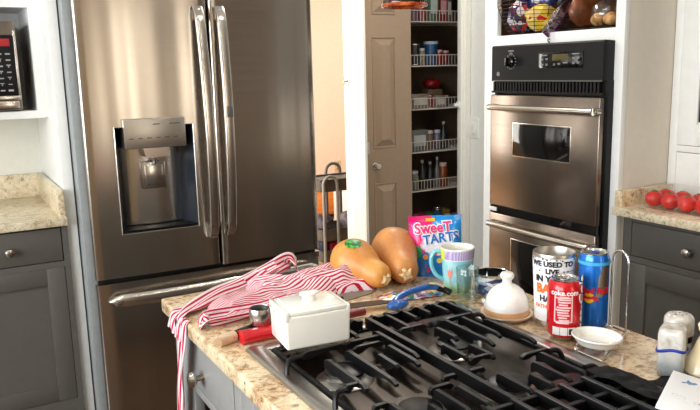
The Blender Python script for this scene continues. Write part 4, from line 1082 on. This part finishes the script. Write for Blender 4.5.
# ------------------------------------------------------------------ knife, red tool, spatula, packet and blue tool
kn = root('carving_knife', 'long knife with black handle and pale wooden butt behind the butter dish', 'knife', (.60, 1.30, CT))
kp = [Vector((.415, 1.266, CT + .0125)), Vector((.452, 1.279, CT + .0125))]
obj('butt', G().tube([kp[0], kp[0].lerp(kp[1], .1), kp[0].lerp(kp[1], .9), kp[1]], lambda t: .0115 if 0 < t < 1 else .010, 14, False, 3, (1, .95)), 'wood_butt', kn)
obj('rivet', G().ball((.447, 1.2665, CT + .015), .0016), 'red_ink', kn)
obj('handle', G().tube([(.452, 1.279, CT + .0125), (.49, 1.292, CT + .0135), (.56, 1.312, CT + .013), (.618, 1.316, CT + .012)], .0108, 14, False, 4, (1, .9)), 'black', kn)
obj('blade', G().prism([(.612, 1.303), (.70, 1.296), (.80, 1.276), (.828, 1.284), (.80, 1.306), (.70, 1.331), (.612, 1.330)], 2, CT + .0135, CT + .0150), steel('dark_blade', (56, 46, 40), .45, None), kn)
rt = root('kitchen_tool', 'red plastic handled kitchen tool with a broad steel collar', 'kitchen tool', (.49, 1.26, CT))
ax0, ax1 = Vector((.458, 1.262, CT + .013)), Vector((.735, 1.262, CT + .013))
obj('handle', G().tube([ax0, ax0.lerp(ax1, .01), ax0.lerp(ax1, .04), ax0.lerp(ax1, .25), ax0.lerp(ax1, .5)], lambda t: .0085 if t < .03 else .0150, 16, False, 4, (1.35, .85)).map(lambda c: (c.x, c.y, max(c.z, CT + .0005))), 'red', rt)
obj('shaft', G().tube([ax0.lerp(ax1, .5), ax1], .008, 12), plain('maroon_plastic', (120, 26, 24), .4), rt)
obj('collar', G().lathe([(.0205, 0), (.0215, .002), (.0215, .030), (.0205, .032), (.0195, .030), (.0195, .002)], 30, (.510, 1.285, CT + .0255)), 'steel_plain', rt)
obj('plug', G().lathe([(0, .002), (.0192, .002), (.0192, .030), (.012, .034), (0, .035)], 30, (.510, 1.285, CT + .0255)), 'black', rt)

sp2 = root('spatula', 'grey flat spatula lying between striped apron and squash', 'spatula', (.80, 1.41, CT))
obj('blade', G().prism([(.738, 1.372), (.835, 1.392), (.862, 1.420), (.868, 1.447), (.850, 1.452), (.790, 1.436), (.742, 1.410)], 2, CT + .0010, CT + .0032), plain('grey_silicone', (124, 116, 100), .4), sp2)
obj('handle', G().tube([(.752, 1.391, CT + .004), (.70, 1.375, CT + .006), (.64, 1.365, CT + .007)], .0055, 10, False, 3), 'black', sp2)
pk = tag(obj('candy_packet', G().grid(lambda u, v: (Vector((.790, 1.322, CT + .002)) + Vector((.165, -.038, 0)) * u + Vector((.066, .062, 0)) * v * (.8 + .2 * math.sin(3 * u)) + Vector((0, 0, .009 * math.sin(PI * u) * math.sin(PI * v) + .0016 * noise.noise(Vector((u * 9, v * 9, 4))) + .001)))[:], 30, 20), patches('packet_print', [(206, 150, 110), (236, 226, 216), (60, 110, 60), (196, 60, 90), (90, 150, 190), (232, 190, 80), (150, 90, 160), (40, 40, 50)], 75, .25, .4, (1, 1, .5)), None, (.88, 1.33, CT)), 'crumpled colourful snack packet beneath the blue handled tool', 'packet')
def lump_early(c, r):
    g = G().ball((0, 0, 0), 1, 24, 16)
    for v in g.bm.verts: k = 1 + .16 * noise.noise(v.co * 2.2); v.co = Vector((v.co.x * r[0], v.co.y * r[1], v.co.z * r[2])) * k + Vector(c)
    return g
bt = root('blue_tool', 'blue plastic handled tool with a black end lying across the packet', 'kitchen tool', (.88, 1.29, CT))
obj('handle', G().tube([(.822, 1.276, CT + .014), (.842, 1.290, CT + .019), (.872, 1.296, CT + .023), (.905, 1.300, CT + .024), (.935, 1.302, CT + .023), (.955, 1.296, CT + .018)], .0085, 14, False, 5, (1, .8)), 'blue', bt)
obj('guard', lump_early((.822, 1.266, CT + .011), (.026, .016, .010)), 'blue', bt)
obj('end_cap', G().tube([(.950, 1.297, CT + .019), (.966, 1.288, CT + .013), (.972, 1.278, CT + .009)], .0092, 12, False, 4, (1, .8)), 'black', bt)
obj('clip', G().tube([(.925, 1.296, CT + .033), (.945, 1.292, CT + .030), (.958, 1.284, CT + .022)], .0028, 8, False, 3), 'chrome', bt)

# ------------------------------------------------------------------ striped apron
ap = root('apron', 'crumpled red and white striped apron spread over the island corner', 'apron', (.64, 1.5, CT))
def heap(x0, x1, yc, w, h, seed, sang, stretch=1.0):
    # a rumpled heap of cloth: grid across, folded height, stripes woven through it
    def shape(u, v):
        x = x0 + (x1 - x0) * u
        wc_ = w(u); y = yc(u) + (v - .5) * 2 * wc_
        y += .010 * noise.noise(Vector((u * 5, v * 2, seed))); x += .012 * noise.noise(Vector((v * 4, u * 3, seed + 5)))
        e = max(0, 1 - abs(2 * v - 1) ** 2.6) ** .5 * min(1, u / .10, (1 - u) / .035) ** .5
        fold = .5 + .5 * math.sin((v * 3.2 + .55 * math.sin(u * 7 + seed) + u * 1.1) * PI * 1.25)
        z = CT + .0012 + e * (h(u) * (.55 + .45 * fold) + .004 * noise.noise(Vector((u * 14, v * 9, seed + 2))))
        return (x, y, max(z, CT + .0008))
    def uvf(u, v):
        a = sang; q = v * .27 * stretch + .008 * math.sin(u * 9 + seed) + .005 * math.sin(u * 21 + v * 5)
        return (q * math.cos(a) + u * .5 * math.sin(a), u)
    return G().grid(shape, 110, 44, False, False, uvf)
obj('skirt', heap(.475, .815, lambda u: 1.450 + .055 * u, lambda u: .050 + .040 * math.sin(PI * min(1, u * .9 + .1)), lambda u: .026 + .030 * u ** 1.5, 1.3, R(4)), 'stripe', ap, smooth=180)
obj('bib', heap(.585, .846, lambda u: 1.535 - .090 * u, lambda u: .050 - .012 * u, lambda u: .044 + .024 * u ** 2, 4.1, R(-3), .9), 'stripe', ap, smooth=180)
def ribbon(pts, w, tw=None, k=8, name='waist_tie', nrm=None, sag=.0):
    P = catmull([Vector(p) for p in pts], k); N = len(P) - 1
    nr = [Vector(n) for n in (nrm or [(0, 0, 1)] * len(pts))]; NR = catmull(nr, k)
    L = [0]
    for a, b in zip(P, P[1:]): L.append(L[-1] + (b - a).length)
    side = []
    for i in range(N + 1):
        t = (P[min(i + 1, N)] - P[max(i - 1, 0)]).normalized(); side.append(t.cross(NR[i]).normalized())
    def f(u, v):
        i = int(round(u * N)); ww = w if not callable(w) else w(u)
        vv = v if v <= .5 else 1 - v          # closed flat tube: out and back
        s_ = (vv * 2 * 2 - 1) * .5
        e = (1 if v <= .5 else -1) * .0009
        return tuple(P[i] + side[i] * (s_ * ww) + NR[i].normalized() * (e + .0025 * math.sin(s_ * 9 + u * 11)))
    g = G(); g.grid(f, N, 20, False, True, lambda u, v: ((v if v <= .5 else 1 - v) * 2 * .045, L[int(round(u * N))]))
    return obj(name, g, 'stripe', ap, smooth=180)
# tie running from the worktop edge up and across the heap
ribbon([(.395, 1.470, CT - .045), (.398, 1.470, CT - .012), (.409, 1.478, CT + .004), (.445, 1.505, CT + .010), (.52, 1.555, CT + .018), (.59, 1.585, CT + .022), (.68, 1.590, CT + .050)], .040, nrm=[(-1, 0, 0), (-1, 0, .1), (-.6, 0, .8), (-.1, -.2, 1), (0, -.4, 1), (0, -.5, 1), (0, -.4, 1)])
ribbon([(.395, 1.520, CT - .040), (.398, 1.515, CT - .010), (.410, 1.512, CT + .003), (.45, 1.52, CT + .004), (.50, 1.535, CT + .006)], .046, nrm=[(-1, 0, 0), (-1, 0, .1), (-.6, 0, .8), (0, 0, 1), (0, 0, 1)])
# raised peak of cloth
ribbon([(.60, 1.560, CT + .020), (.66, 1.590, CT + .036), (.722, 1.625, CT + .044), (.734, 1.618, CT + .042), (.730, 1.580, CT + .035)], lambda u: .05 * (1 - .25 * u), name='neck_strap', nrm=[(0, -.6, 1), (-.2, -.8, 1), (-.3, -1, .6), (.6, -1, .3), (.8, -.8, .3)])
# loop lying in front of the heap
ribbon([(.625, 1.400, CT + .020), (.56, 1.405, CT + .012), (.50, 1.412, CT + .010), (.452, 1.415, CT + .010), (.428, 1.400, CT + .012), (.432, 1.378, CT + .013), (.470, 1.372, CT + .013), (.53, 1.375, CT + .012), (.60, 1.378, CT + .014)], .034, nrm=[(0, -.9, .6), (0, -.9, .5), (0, -.9, .5), (-.3, -.8, .5), (-1, -.1, .4), (-.4, .7, .6), (0, .7, .7), (0, .6, .8), (0, .4, .9)])
# end hanging down the cabinet side
ribbon([(.410, 1.455, CT + .004), (.401, 1.455, CT - .004), (.398, 1.458, CT - .04), (.399, 1.480, CT - .10), (.400, 1.505, CT - .18), (.401, 1.522, CT - .28), (.402, 1.530, CT - .38)], .056, name='hanging_tie', nrm=[(-.5, 0, .9), (-1, 0, .5), (-1, 0, 0), (-1, .1, 0), (-1, 0, 0), (-1, .1, 0), (-1, 0, 0)])

# ------------------------------------------------------------------ bread and snack bags in the niche above the ovens
NZ = 1.552
ty = tag(obj('baking_tray', G().box(2.165, 2.60, 1.85, 2.17, NZ, NZ + .006, .002).tube([(2.165, 1.85, NZ + .008), (2.60, 1.85, NZ + .008), (2.60, 2.17, NZ + .008), (2.165, 2.17, NZ + .008)], .006, 8, True), 'gloss_black', None, (2.38, 2.0, NZ)), 'flat black tray under the bread bags above the ovens', 'tray')
bk_ = root('wire_basket', 'black wire basket of snack bags in the niche above the ovens', 'basket', (2.245, 2.35, NZ))
g = G()
def bcurve(u, z):
    a = 2 * PI * u; s = .62 + .38 * min(1, z / .12) ** .6; n = 3.2
    d_ = (abs(math.cos(a)) ** n + abs(math.sin(a)) ** n) ** (-1 / n)
    return Vector((2.245 + .155 * s * d_ * math.cos(a), 2.352 + .135 * s * d_ * math.sin(a), NZ + .004 + z))
for z in [.0 + .015 * i for i in range(15)]: g.tube([bcurve(i / 40, z) for i in range(40)], .0011, 5, True)
for i in range(16): g.tube([bcurve(i / 16, z) for z in (0, .02, .06, .12, .21)], .0016, 5)
g.tube([bcurve(i / 40, .212) for i in range(40)], .003, 6, True)
for i in range(6): g.tube([(2.16 + i * .034, 2.28, NZ + .003), (2.16 + i * .034, 2.42, NZ + .003)], .0014, 5)
obj('wire_body', g, 'black_wire', bk_)
def lump(c, r, seed, amp=.18, fr=3.0, n=30, m=20, mat=None):
    g = G().ball((0, 0, 0), (1, 1, 1), n, m)
    for v in g.bm.verts:
        p = v.co.copy(); k = 1 + amp * noise.noise(p * fr * .6 + Vector((seed, 0, 0))) + amp * .5 * noise.noise(p * fr * 1.7 + Vector((0, seed, 0)))
        q = Vector((p.x * r[0], p.y * r[1], p.z * r[2])) * k
        if mat is not None: q = mat @ q
        v.co = q + Vector(c)
    return g
SN = [((2.225, 2.425, NZ + .085), (.070, .045, .070), patches('dark_berry_bag_print', [(70, 24, 60), (36, 44, 90), (196, 40, 44), (110, 40, 90), (220, 210, 214), (40, 30, 60), (80, 24, 50)], 34, .2, .5), 'berry purple snack bag on the left in the wire basket'),
      ((2.21, 2.29, NZ + .068), (.075, .060, .052), patches('yellow_bag_print', [(226, 190, 60), (216, 186, 110), (232, 206, 90), (206, 40, 40), (226, 190, 120), (222, 180, 60)], 26, .25, .4), 'yellow snack bag with red print in the wire basket'),
      ((2.29, 2.36, NZ + .150), (.065, .075, .055), patches('blue_bag_print', [(34, 50, 110), (200, 44, 50), (40, 60, 130), (190, 190, 200), (30, 36, 80)], 30, .2, .5), 'blue and red snack bag on top at the back of the basket')]
for i, (c, r, m_, lab) in enumerate(SN): tag(obj('snack_bag', lump(c, r, i * 3.1, .16, 3.5), m_, None, (c[0], c[1], c[2] - r[2])), lab, 'snack bag', 'snack bags above the ovens')
br = root('bread_bag', 'loaf in a purple tinted bag spilling out over the niche edge', 'bread bag', (2.24, 2.14, NZ))
obj('loaf', lump((2.30, 2.125, NZ + .085), (.10, .038, .070), 9.0, .10, 3), 'loaf', br, smooth=180)
g = G().tube([(2.20, 2.135, NZ + .115), (2.165, 2.14, NZ + .080), (2.145, 2.152, NZ + .040), (2.128, 2.165, NZ + .006), (2.118, 2.172, NZ - .010)], lambda t: .010 + .022 * t * (1.25 - t), 14, False, 5, (.45, 1.5))
for v in g.bm.verts: v.co += Vector((.004, .008, .003)) * noise.noise(v.co * 60)
obj('bag_neck', g, 'purple_film', br, smooth=180)
b2 = root('bread_bag', 'clear bag of pale buns on the black tray above the ovens', 'bread bag', (2.24, 2.0, NZ + .01))
obj('bag_film', lump((2.25, 1.975, NZ + .060), (.075, .062, .055), 5.5, .10, 4), 'film', b2, smooth=180)
g = G().tube([(2.25, 1.965, NZ + .108), (2.25, 1.955, NZ + .150), (2.26, 1.945, NZ + .20)], lambda t: .016 + .012 * t, 12, False, 4, (.5, 1.4)); obj('bag_neck', g, 'film', b2, smooth=180)
for i, (x, y) in enumerate(((2.225, 1.945), (2.225, 2.005), (2.285, 1.955), (2.285, 2.01))): obj('bun', lump((x, y, NZ + .040), (.030, .028, .025), i * 2.2, .06), 'bun', b2, smooth=180)
tag(obj('bread_bag', lump((2.30, 1.885, NZ + .075), (.085, .040, .065), 12.0, .12, 3), plain('brown_bread_bag', (122, 72, 36), .3, coat=.5, var=.4, scale=22), None, (2.30, 1.885, NZ + .008)), 'brown wrapped loaf at the oven niche end nearest the hutch', 'bread bag')

# ------------------------------------------------------------------ pantry shelves and stores
SZ = [1.700, 1.440, 1.182, .920, .680, .430]
SN_ = ['topmost', 'second', 'third', 'fourth', 'fifth', 'lowest']
def wshelf(z, nm):
    t = root('wire_shelf', '%s white wire shelf inside the pantry' % nm, 'shelf', (2.57, 3.8, z), group='wire shelves in the pantry')
    g = G(); n = 54
    xl = lambda y: 2.085 + (y - 3.57) * .72
    for i in range(n + 1):
        x = 2.13 + (3.18 - 2.13) * i / n; y1 = min(3.985, 3.57 + (x - 2.10) / .72)
        if y1 > 3.67: g.tube([(x, 3.652, z), (x, y1, z)], .0016, 5)
    for y in (3.655, 3.80, 3.96): g.tube([(xl(y) + .01, y, z - .003), (3.19, y, z - .003)], .003, 6)
    obj('deck', g, 'wire', t)
    g = G()
    for i in range(44): x = 2.16 + i * .0232; g.tube([(x, 3.650, z - .004), (x, 3.650, z + .062)], .0017, 5)
    g.tube([(2.14, 3.650, z + .062), (3.19, 3.650, z + .062)], .0028, 6).tube([(2.14, 3.650, z - .004), (3.19, 3.650, z - .004)], .0034, 6)
    obj('front_lip', g, 'wire', t)
for z, nm in zip(SZ, SN_): wshelf(z, nm)
def store(kind, name, col, x, y, z, w, h, lab, cat):
    z += .0035
    t = root(name, lab, cat, (x, y, z), local=True, group='stores on the pantry shelves')
    col = tuple(c * .62 for c in col); mm = plain('store_' + name, col, .35, coat=.2, var=.15, scale=50); pale = plain('store_label', tuple(min(255, c * .4 + 140) for c in col), .5)  # store colours darkened to carry the pantry's shade
    if kind == 'box':
        obj('carton', G().box(-w / 2, w / 2, -.035, .035, 0, h, .0015), mm, t)
        obj('print_panel', G().box(-w * .36, w * .36, -.0362, -.034, h * .25, h * .75), pale, t)
    elif kind == 'can':
        obj('can', G().lathe([(0, .001), (w / 2, 0), (w / 2, h), (w * .46, h), (w * .45, h - .003), (0, h - .003)], 22), 'steel_plain', t)
        obj('label', G().lathe([(w * .505, .006), (w * .505, h - .006)], 22), mm, t)
    elif kind == 'jar':
        obj('jar', G().lathe([(0, .001), (w * .46, 0), (w / 2, .008), (w / 2, h * .72), (w * .4, h * .82), (w * .4, h * .86), (0, h * .86)], 22), mm, t)
        obj('lid', G().lathe([(w * .43, h * .85), (w * .44, h * .87), (w * .44, h * .985), (w * .4, h), (0, h)], 22), pale, t)
    elif kind == 'bottle':
        obj('bottle', G().lathe([(0, .001), (w * .46, 0), (w / 2, .008), (w / 2, h * .55), (w * .2, h * .78), (w * .17, h * .92), (0, h * .92)], 22), mm, t)
        obj('cap', G().lathe([(w * .2, h * .90), (w * .21, h * .995), (0, h)], 18), pale, t)
    elif kind == 'bag':
        g = G().grid(lambda u, v: ((w * (u % .5 * 2 - .5) * (1 if u < .5 else -1)) * (1 - .15 * v), (-1 if u < .5 else 1) * .035 * math.sin(PI * (u % .5) * 2) ** .6 * max(0, 1 - v) ** .6, h * v), 24, 12, True)
        obj('pouch', g, mm, t)
        obj('seal', G().box(-w * .42, w * .42, -.002, .002, h * .93, h, .001), pale, t)
    elif kind == 'tub':
        obj('tub', G().lathe([(0, .001), (w * .42, 0), (w / 2, h * .9), (0, h * .9)], 26), mm, t)
        obj('lid', G().lathe([(w * .52, h * .88), (w * .53, h), (0, h)], 26), pale, t)
    return t
Y0 = 3.70
ST = [ # kind, name, colour, x, width, height, words
 [('bag', 'snack_pouch', (150, 60, 130), 2.545, .085, .15, 'mauve pouch'), ('bag', 'snack_pouch', (196, 60, 60), 2.60, .07, .16, 'rose pouch'), ('box', 'carton', (110, 150, 130), 2.665, .065, .17, 'sage green carton'), ('box', 'carton', (190, 20, 30), 2.735, .055, .16, 'crimson carton'), ('box', 'carton', (150, 130, 120), 2.78, .03, .15, 'narrow taupe carton'), ('bag', 'snack_pouch', (70, 60, 110), 2.45, .08, .12, 'indigo pouch')],
 [('can', 'food_can', (20, 34, 44), 2.535, .075, .125, 'black can'), ('jar', 'jar', (196, 180, 160), 2.598, .04, .10, 'pale jar'), ('tub', 'tub', (30, 100, 170), 2.665, .085, .14, 'bright blue tub'), ('jar', 'jar', (190, 30, 40), 2.727, .05, .09, 'scarlet jar'), ('jar', 'jar', (180, 36, 40), 2.777, .045, .085, 'small red jar'), ('can', 'food_can', (30, 60, 70), 2.46, .07, .12, 'teal can')],
 [('box', 'carton', (190, 170, 150), 2.56, .13, .085, 'wide cream carton'), ('can', 'food_can', (200, 30, 36), 2.65, .055, .075, 'red can'), ('box', 'carton', (206, 196, 176), 2.715, .075, .07, 'low ivory carton'), ('jar', 'jar', (160, 110, 60), 2.775, .04, .07, 'amber jar'), ('box', 'carton', (120, 90, 70), 2.47, .05, .10, 'brown carton')],
 [('box', 'storage_bin', (150, 150, 148), 2.555, .12, .13, 'grey storage bin'), ('jar', 'jar', (160, 120, 90), 2.65, .055, .12, 'tan jar with dark top'), ('jar', 'jar', (140, 140, 170), 2.71, .045, .12, 'lavender jar'), ('bottle', 'bottle', (40, 50, 50), 2.76, .05, .17, 'dark slim bottle'), ('tub', 'tub', (40, 70, 70), 2.47, .06, .13, 'dark teal tub')],
 [('jar', 'jar', (190, 186, 170), 2.535, .055, .115, 'frosted jar'), ('bottle', 'bottle', (44, 36, 32), 2.595, .055, .18, 'brown bottle'), ('bottle', 'bottle', (34, 32, 34), 2.655, .05, .165, 'black bottle'), ('bottle', 'bottle', (150, 150, 150), 2.71, .035, .19, 'silver grey bottle'), ('jar', 'jar', (190, 90, 30), 2.757, .055, .15, 'rust orange jar'), ('jar', 'jar', (70, 60, 50), 2.47, .06, .12, 'umber jar')],
 [('box', 'carton', (150, 40, 50), 2.55, .09, .10, 'maroon carton'), ('box', 'carton', (60, 110, 60), 2.64, .07, .09, 'green carton'), ('can', 'food_can', (60, 90, 140), 2.71, .06, .11, 'denim blue can'), ('box', 'carton', (190, 150, 60), 2.765, .045, .10, 'mustard carton')]]
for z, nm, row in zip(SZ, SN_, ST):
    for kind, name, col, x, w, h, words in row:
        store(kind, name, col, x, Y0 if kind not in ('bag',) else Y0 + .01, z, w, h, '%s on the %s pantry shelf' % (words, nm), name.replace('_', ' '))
tag(obj('red_bag', lump((2.745, 3.80, 1.182 + .147), (.06, .05, .036), 2.0, .1), plain('red_packet', (130, 14, 20), .3, coat=.4), None, (2.745, 3.80, 1.29)), 'round red packet stacked behind on the third pantry shelf', 'packet')
tag(obj('carton', G().box(2.69, 2.80 - .004, 3.76, 3.84, 1.186, 1.292, .002), plain('kraft_card', (100, 80, 60), .6), None, (2.745, 3.8, 1.186)), 'kraft card box supporting the red packet in the pantry', 'carton', 'stores on the pantry shelves')

# ------------------------------------------------------------------ the room beyond: trolley, bench, bags
ct = root('utility_cart', 'grey three tier metal trolley seen through the gap beside the fridge', 'utility cart', (2.50, 4.62, 0))
def tray(z, h=.085):
    g = shellbox(2.285, 2.665, 4.50, 4.76, z, z + h, .045); return obj('tray', g, 'cart', ct, smooth=60)
def shell_floor(z): pass
for z in (.575, .215, .06):
    tr = tray(z); obj('rim', G().tube([(2.288, 4.503, z + .086), (2.662, 4.503, z + .086), (2.662, 4.757, z + .086), (2.288, 4.757, z + .086)], .006, 8, True), 'cart', tr)
obj('liner', G().box(2.30, 2.65, 4.515, 4.745, .64, .655, .004), 'cart', ct)
for y, xa, xb, zt in ((4.485, 2.302, 2.412, .690), (4.775, 2.475, 2.595, .740)):
    mid = (xa + xb) / 2; r = (xb - xa) / 2
    pts = [(xa, y, .04), (xa, y, zt - r)] + [(mid - r * math.cos(PI * k / 8), y, zt - r + r * math.sin(PI * k / 8)) for k in range(1, 8)] + [(xb, y, zt - r), (xb, y, .04)]
    obj('end_frame', G().tube(pts, .0115, 10), plain('pale_grey_tube', (134, 130, 125), .4) if y < 4.6 else 'cart', ct)
for x, y in ((2.31, 4.52), (2.64, 4.52), (2.31, 4.74), (2.64, 4.74)): obj('caster', G().lathe([(0, -.009), (.024, -.009), (.026, 0), (.024, .009), (0, .009)], 18, (x, y, .026), Matrix.Rotation(R(90), 4, 'X')), 'black', ct)
for x, c_, lab in ((2.36, (74, 66, 74), 'dark grey cloth bundle on the left of the trolley middle tray'), (2.58, (110, 102, 106), 'mid grey cloth bundle on the right of the trolley middle tray')):
    tag(obj('cloth_bundle', lump((x, 4.63, .222 + .085), (.085, .09, .085), x * 9, .2, 4), plain('grey_cloth', c_, .8, var=.2), None, (x, 4.63, .222)), lab, 'cloth bundle')
tag(obj('tote_bag', G().box(2.37, 2.44, 4.54, 4.72, .066, .20, .02, 3), plain('red_canvas', (176, 26, 60), .7), None, (2.40, 4.63, .066)), 'dark red bag in the bottom tray of the trolley', 'bag')
tag(obj('pouch', G().box(2.305, 2.36, 4.54, 4.72, .066, .21, .02, 3), plain('navy_canvas', (24, 30, 54), .7), None, (2.33, 4.63, .066)), 'navy pouch in the bottom tray of the trolley', 'pouch')
bn = root('sideboard', 'low orange wooden sideboard against the far cream wall', 'sideboard', (3.6, 6.35, 0))
obj('top', G().box(2.9, 4.5, 6.1, 6.57, .30, .335, .004), 'orange_wood', bn)
obj('carcass', G().box(2.93, 4.47, 6.13, 6.57, .05, .30), 'orange_wood', bn)
for i in range(3): obj('door', G().box(2.95 + i * .51, 3.44 + i * .51, 6.115, 6.13, .07, .285, .003), 'orange_wood', bn)
for x in (2.98, 4.42): obj('foot', G().box(x - .03, x + .03, 6.16, 6.5, 0, .05), 'dark_wood', bn)
tag(obj('paper_stack', G().box(3.17, 3.46, 5.70, 5.98, 0, .30, .01).box(3.19, 3.44, 5.72, 5.96, .3, .312, .002), 'white', None, (3.3, 5.85, 0)), 'white box on the floor before the orange sideboard', 'box')
ot = root('wall_outlet', 'small outlet plate low on the far cream wall above the trolley', 'outlet', (3.56, 6.6, .44))
obj('plate', G().box(3.525, 3.595, 6.594, 6.60, .385, .50, .002), plain('beige_plate', (206, 190, 160), .4), ot)
for z in (.418, .468): obj('socket', G().box(3.545, 3.575, 6.592, 6.596, z - .014, z + .014, .003), plain('socket_face', (150, 136, 112), .4), ot)

# ------------------------------------------------------------------ pendant lamp
pdx, pdy, pdz = 1.070, 1.60, 1.580
pe = root('pendant_lamp', 'amber glass pendant lamp hanging over the island', 'pendant lamp', (pdx, pdy, 2.5))
def amber():
    m = NT('amber_art_glass'); m.set(.1, coat=.6); v = m.coord()
    m.l(m.ramp(m.noise(v, 45, 3, .6, 1.0), [(.35, (60, 22, 10)), (.5, (176, 70, 24)), (.68, (226, 120, 52))]), m.b.inputs['Base Color']); return m.m
M['amber'] = amber()
sh_ = obj('shade', G().lathe([(.0555, pdz + .006), (.0562, pdz + .012), (.052, pdz + .035), (.042, pdz + .075), (.028, pdz + .115), (.018, pdz + .14), (.0165, pdz + .138), (.026, pdz + .113), (.040, pdz + .073), (.050, pdz + .034), (.0540, pdz + .012)], 36, (pdx, pdy, 0)), plain('smoky_glass', (40, 26, 20), .08, coat=.6, var=.4, scale=20), pe)
obj('rim', G().tube([(pdx + .054 * math.cos(2 * PI * i / 32), pdy + .054 * math.sin(2 * PI * i / 32), pdz + .007) for i in range(32)], .0055, 8, True), 'amber', sh_)
obj('socket', G().lathe([(0, pdz + .11), (.016, pdz + .11), (.018, pdz + .16), (.010, pdz + .175), (0, pdz + .175)], 20, (pdx, pdy, 0)), 'chrome', pe)
obj('cord', G().tube([(pdx, pdy, pdz + .17), (pdx, pdy, 2.48)], .003, 8), 'black', pe)
obj('canopy', G().lathe([(0, 2.47), (.05, 2.475), (.055, 2.499), (0, 2.499)], 24, (pdx, pdy, 0)), 'chrome', pe)

# ------------------------------------------------------------------ light
def area(name, loc, rot, sx, sy, power, col):
    l = bpy.data.lights.new(name, 'AREA'); l.shape = 'RECTANGLE'; l.size = sx; l.size_y = sy; l.energy = power; l.color = col
    o = bpy.data.objects.new(name, l); COL.objects.link(o); o.location = loc; o.rotation_euler = rot; return o
# daylight at the kitchen windows and in the room beyond, plus added fill
area('window_daylight_and_fill', (-2.17, .6, 1.52), (0, R(-90), 0), 1.3, 3.5, 150, (.93, .97, 1.0))
area('window_daylight_and_fill', (1.45, -2.88, 1.3), (R(90), 0, 0), .85, 1.75, 20, (1.0, .88, .68))  # warm tint chosen for the gold reflection in the fridge
area('window_daylight_and_fill', (.64, 4.9, 1.4), (0, R(-90), 0), 1.5, 2.2, 95, (1.0, .97, .92))
area('window_daylight_and_fill', (4.0, 5.2, 2.45), (0, 0, 0), 1.2, 1.2, 20, (1.0, .96, .90))  # added ceiling fill for the room beyond, no window there
# recessed ceiling lamps, and a stronger unseen one added to brighten the pantry casing
for i, (x, y) in enumerate(((-.3, 1.6), (1.35, 1.5), (1.75, 2.75), (.7, .2), (1.5, -.6))):
    l = bpy.data.lights.new('ceiling_lamp_and_fill', 'AREA'); l.shape = 'DISK'; l.size = .22; l.energy = 15 if y > 2 else 5; l.color = (1.0, .95, .88)
    o = bpy.data.objects.new('ceiling_lamp_and_fill', l); COL.objects.link(o); o.location = (x, y, 2.47)
W = bpy.data.worlds.new('sky'); S.world = W; W.use_nodes = True
W.node_tree.nodes['Background'].inputs[0].default_value = (.75, .85, 1, 1); W.node_tree.nodes['Background'].inputs[1].default_value = .8

# ------------------------------------------------------------------ camera
yaw, pitch, roll = R(29.25239568), R(10.59917655), R(-1.41001356)
dv = Vector((math.sin(yaw) * math.cos(pitch), math.cos(yaw) * math.cos(pitch), -math.sin(pitch)))
rv = Vector((math.cos(yaw), -math.sin(yaw), 0)); uv = rv.cross(dv)
cr, sr = math.cos(roll), math.sin(roll)
rx, ux = rv * cr + uv * sr, uv * cr - rv * sr
cam = bpy.data.cameras.new('camera'); co = bpy.data.objects.new('camera', cam); COL.objects.link(co)
cam.sensor_width = 36; cam.lens = 725.8 / 700 * 36; cam.clip_start = .02
co.matrix_world = Matrix(((rx.x, ux.x, -dv.x, 0), (rx.y, ux.y, -dv.y, 0), (rx.z, ux.z, -dv.z, 1.43), (0, 0, 0, 1)))
S.camera = co
S.view_settings.view_transform = 'Standard'; S.view_settings.look = 'None'; S.view_settings.gamma = 1; S.view_settings.use_curve_mapping = False
S.view_settings.exposure = -.08
S.cycles.use_denoising = True
S.cycles.max_bounces = 8; S.cycles.transparent_max_bounces = 16; S.cycles.caustics_reflective = False; S.cycles.caustics_refractive = False
S.cycles.sample_clamp_indirect = 6
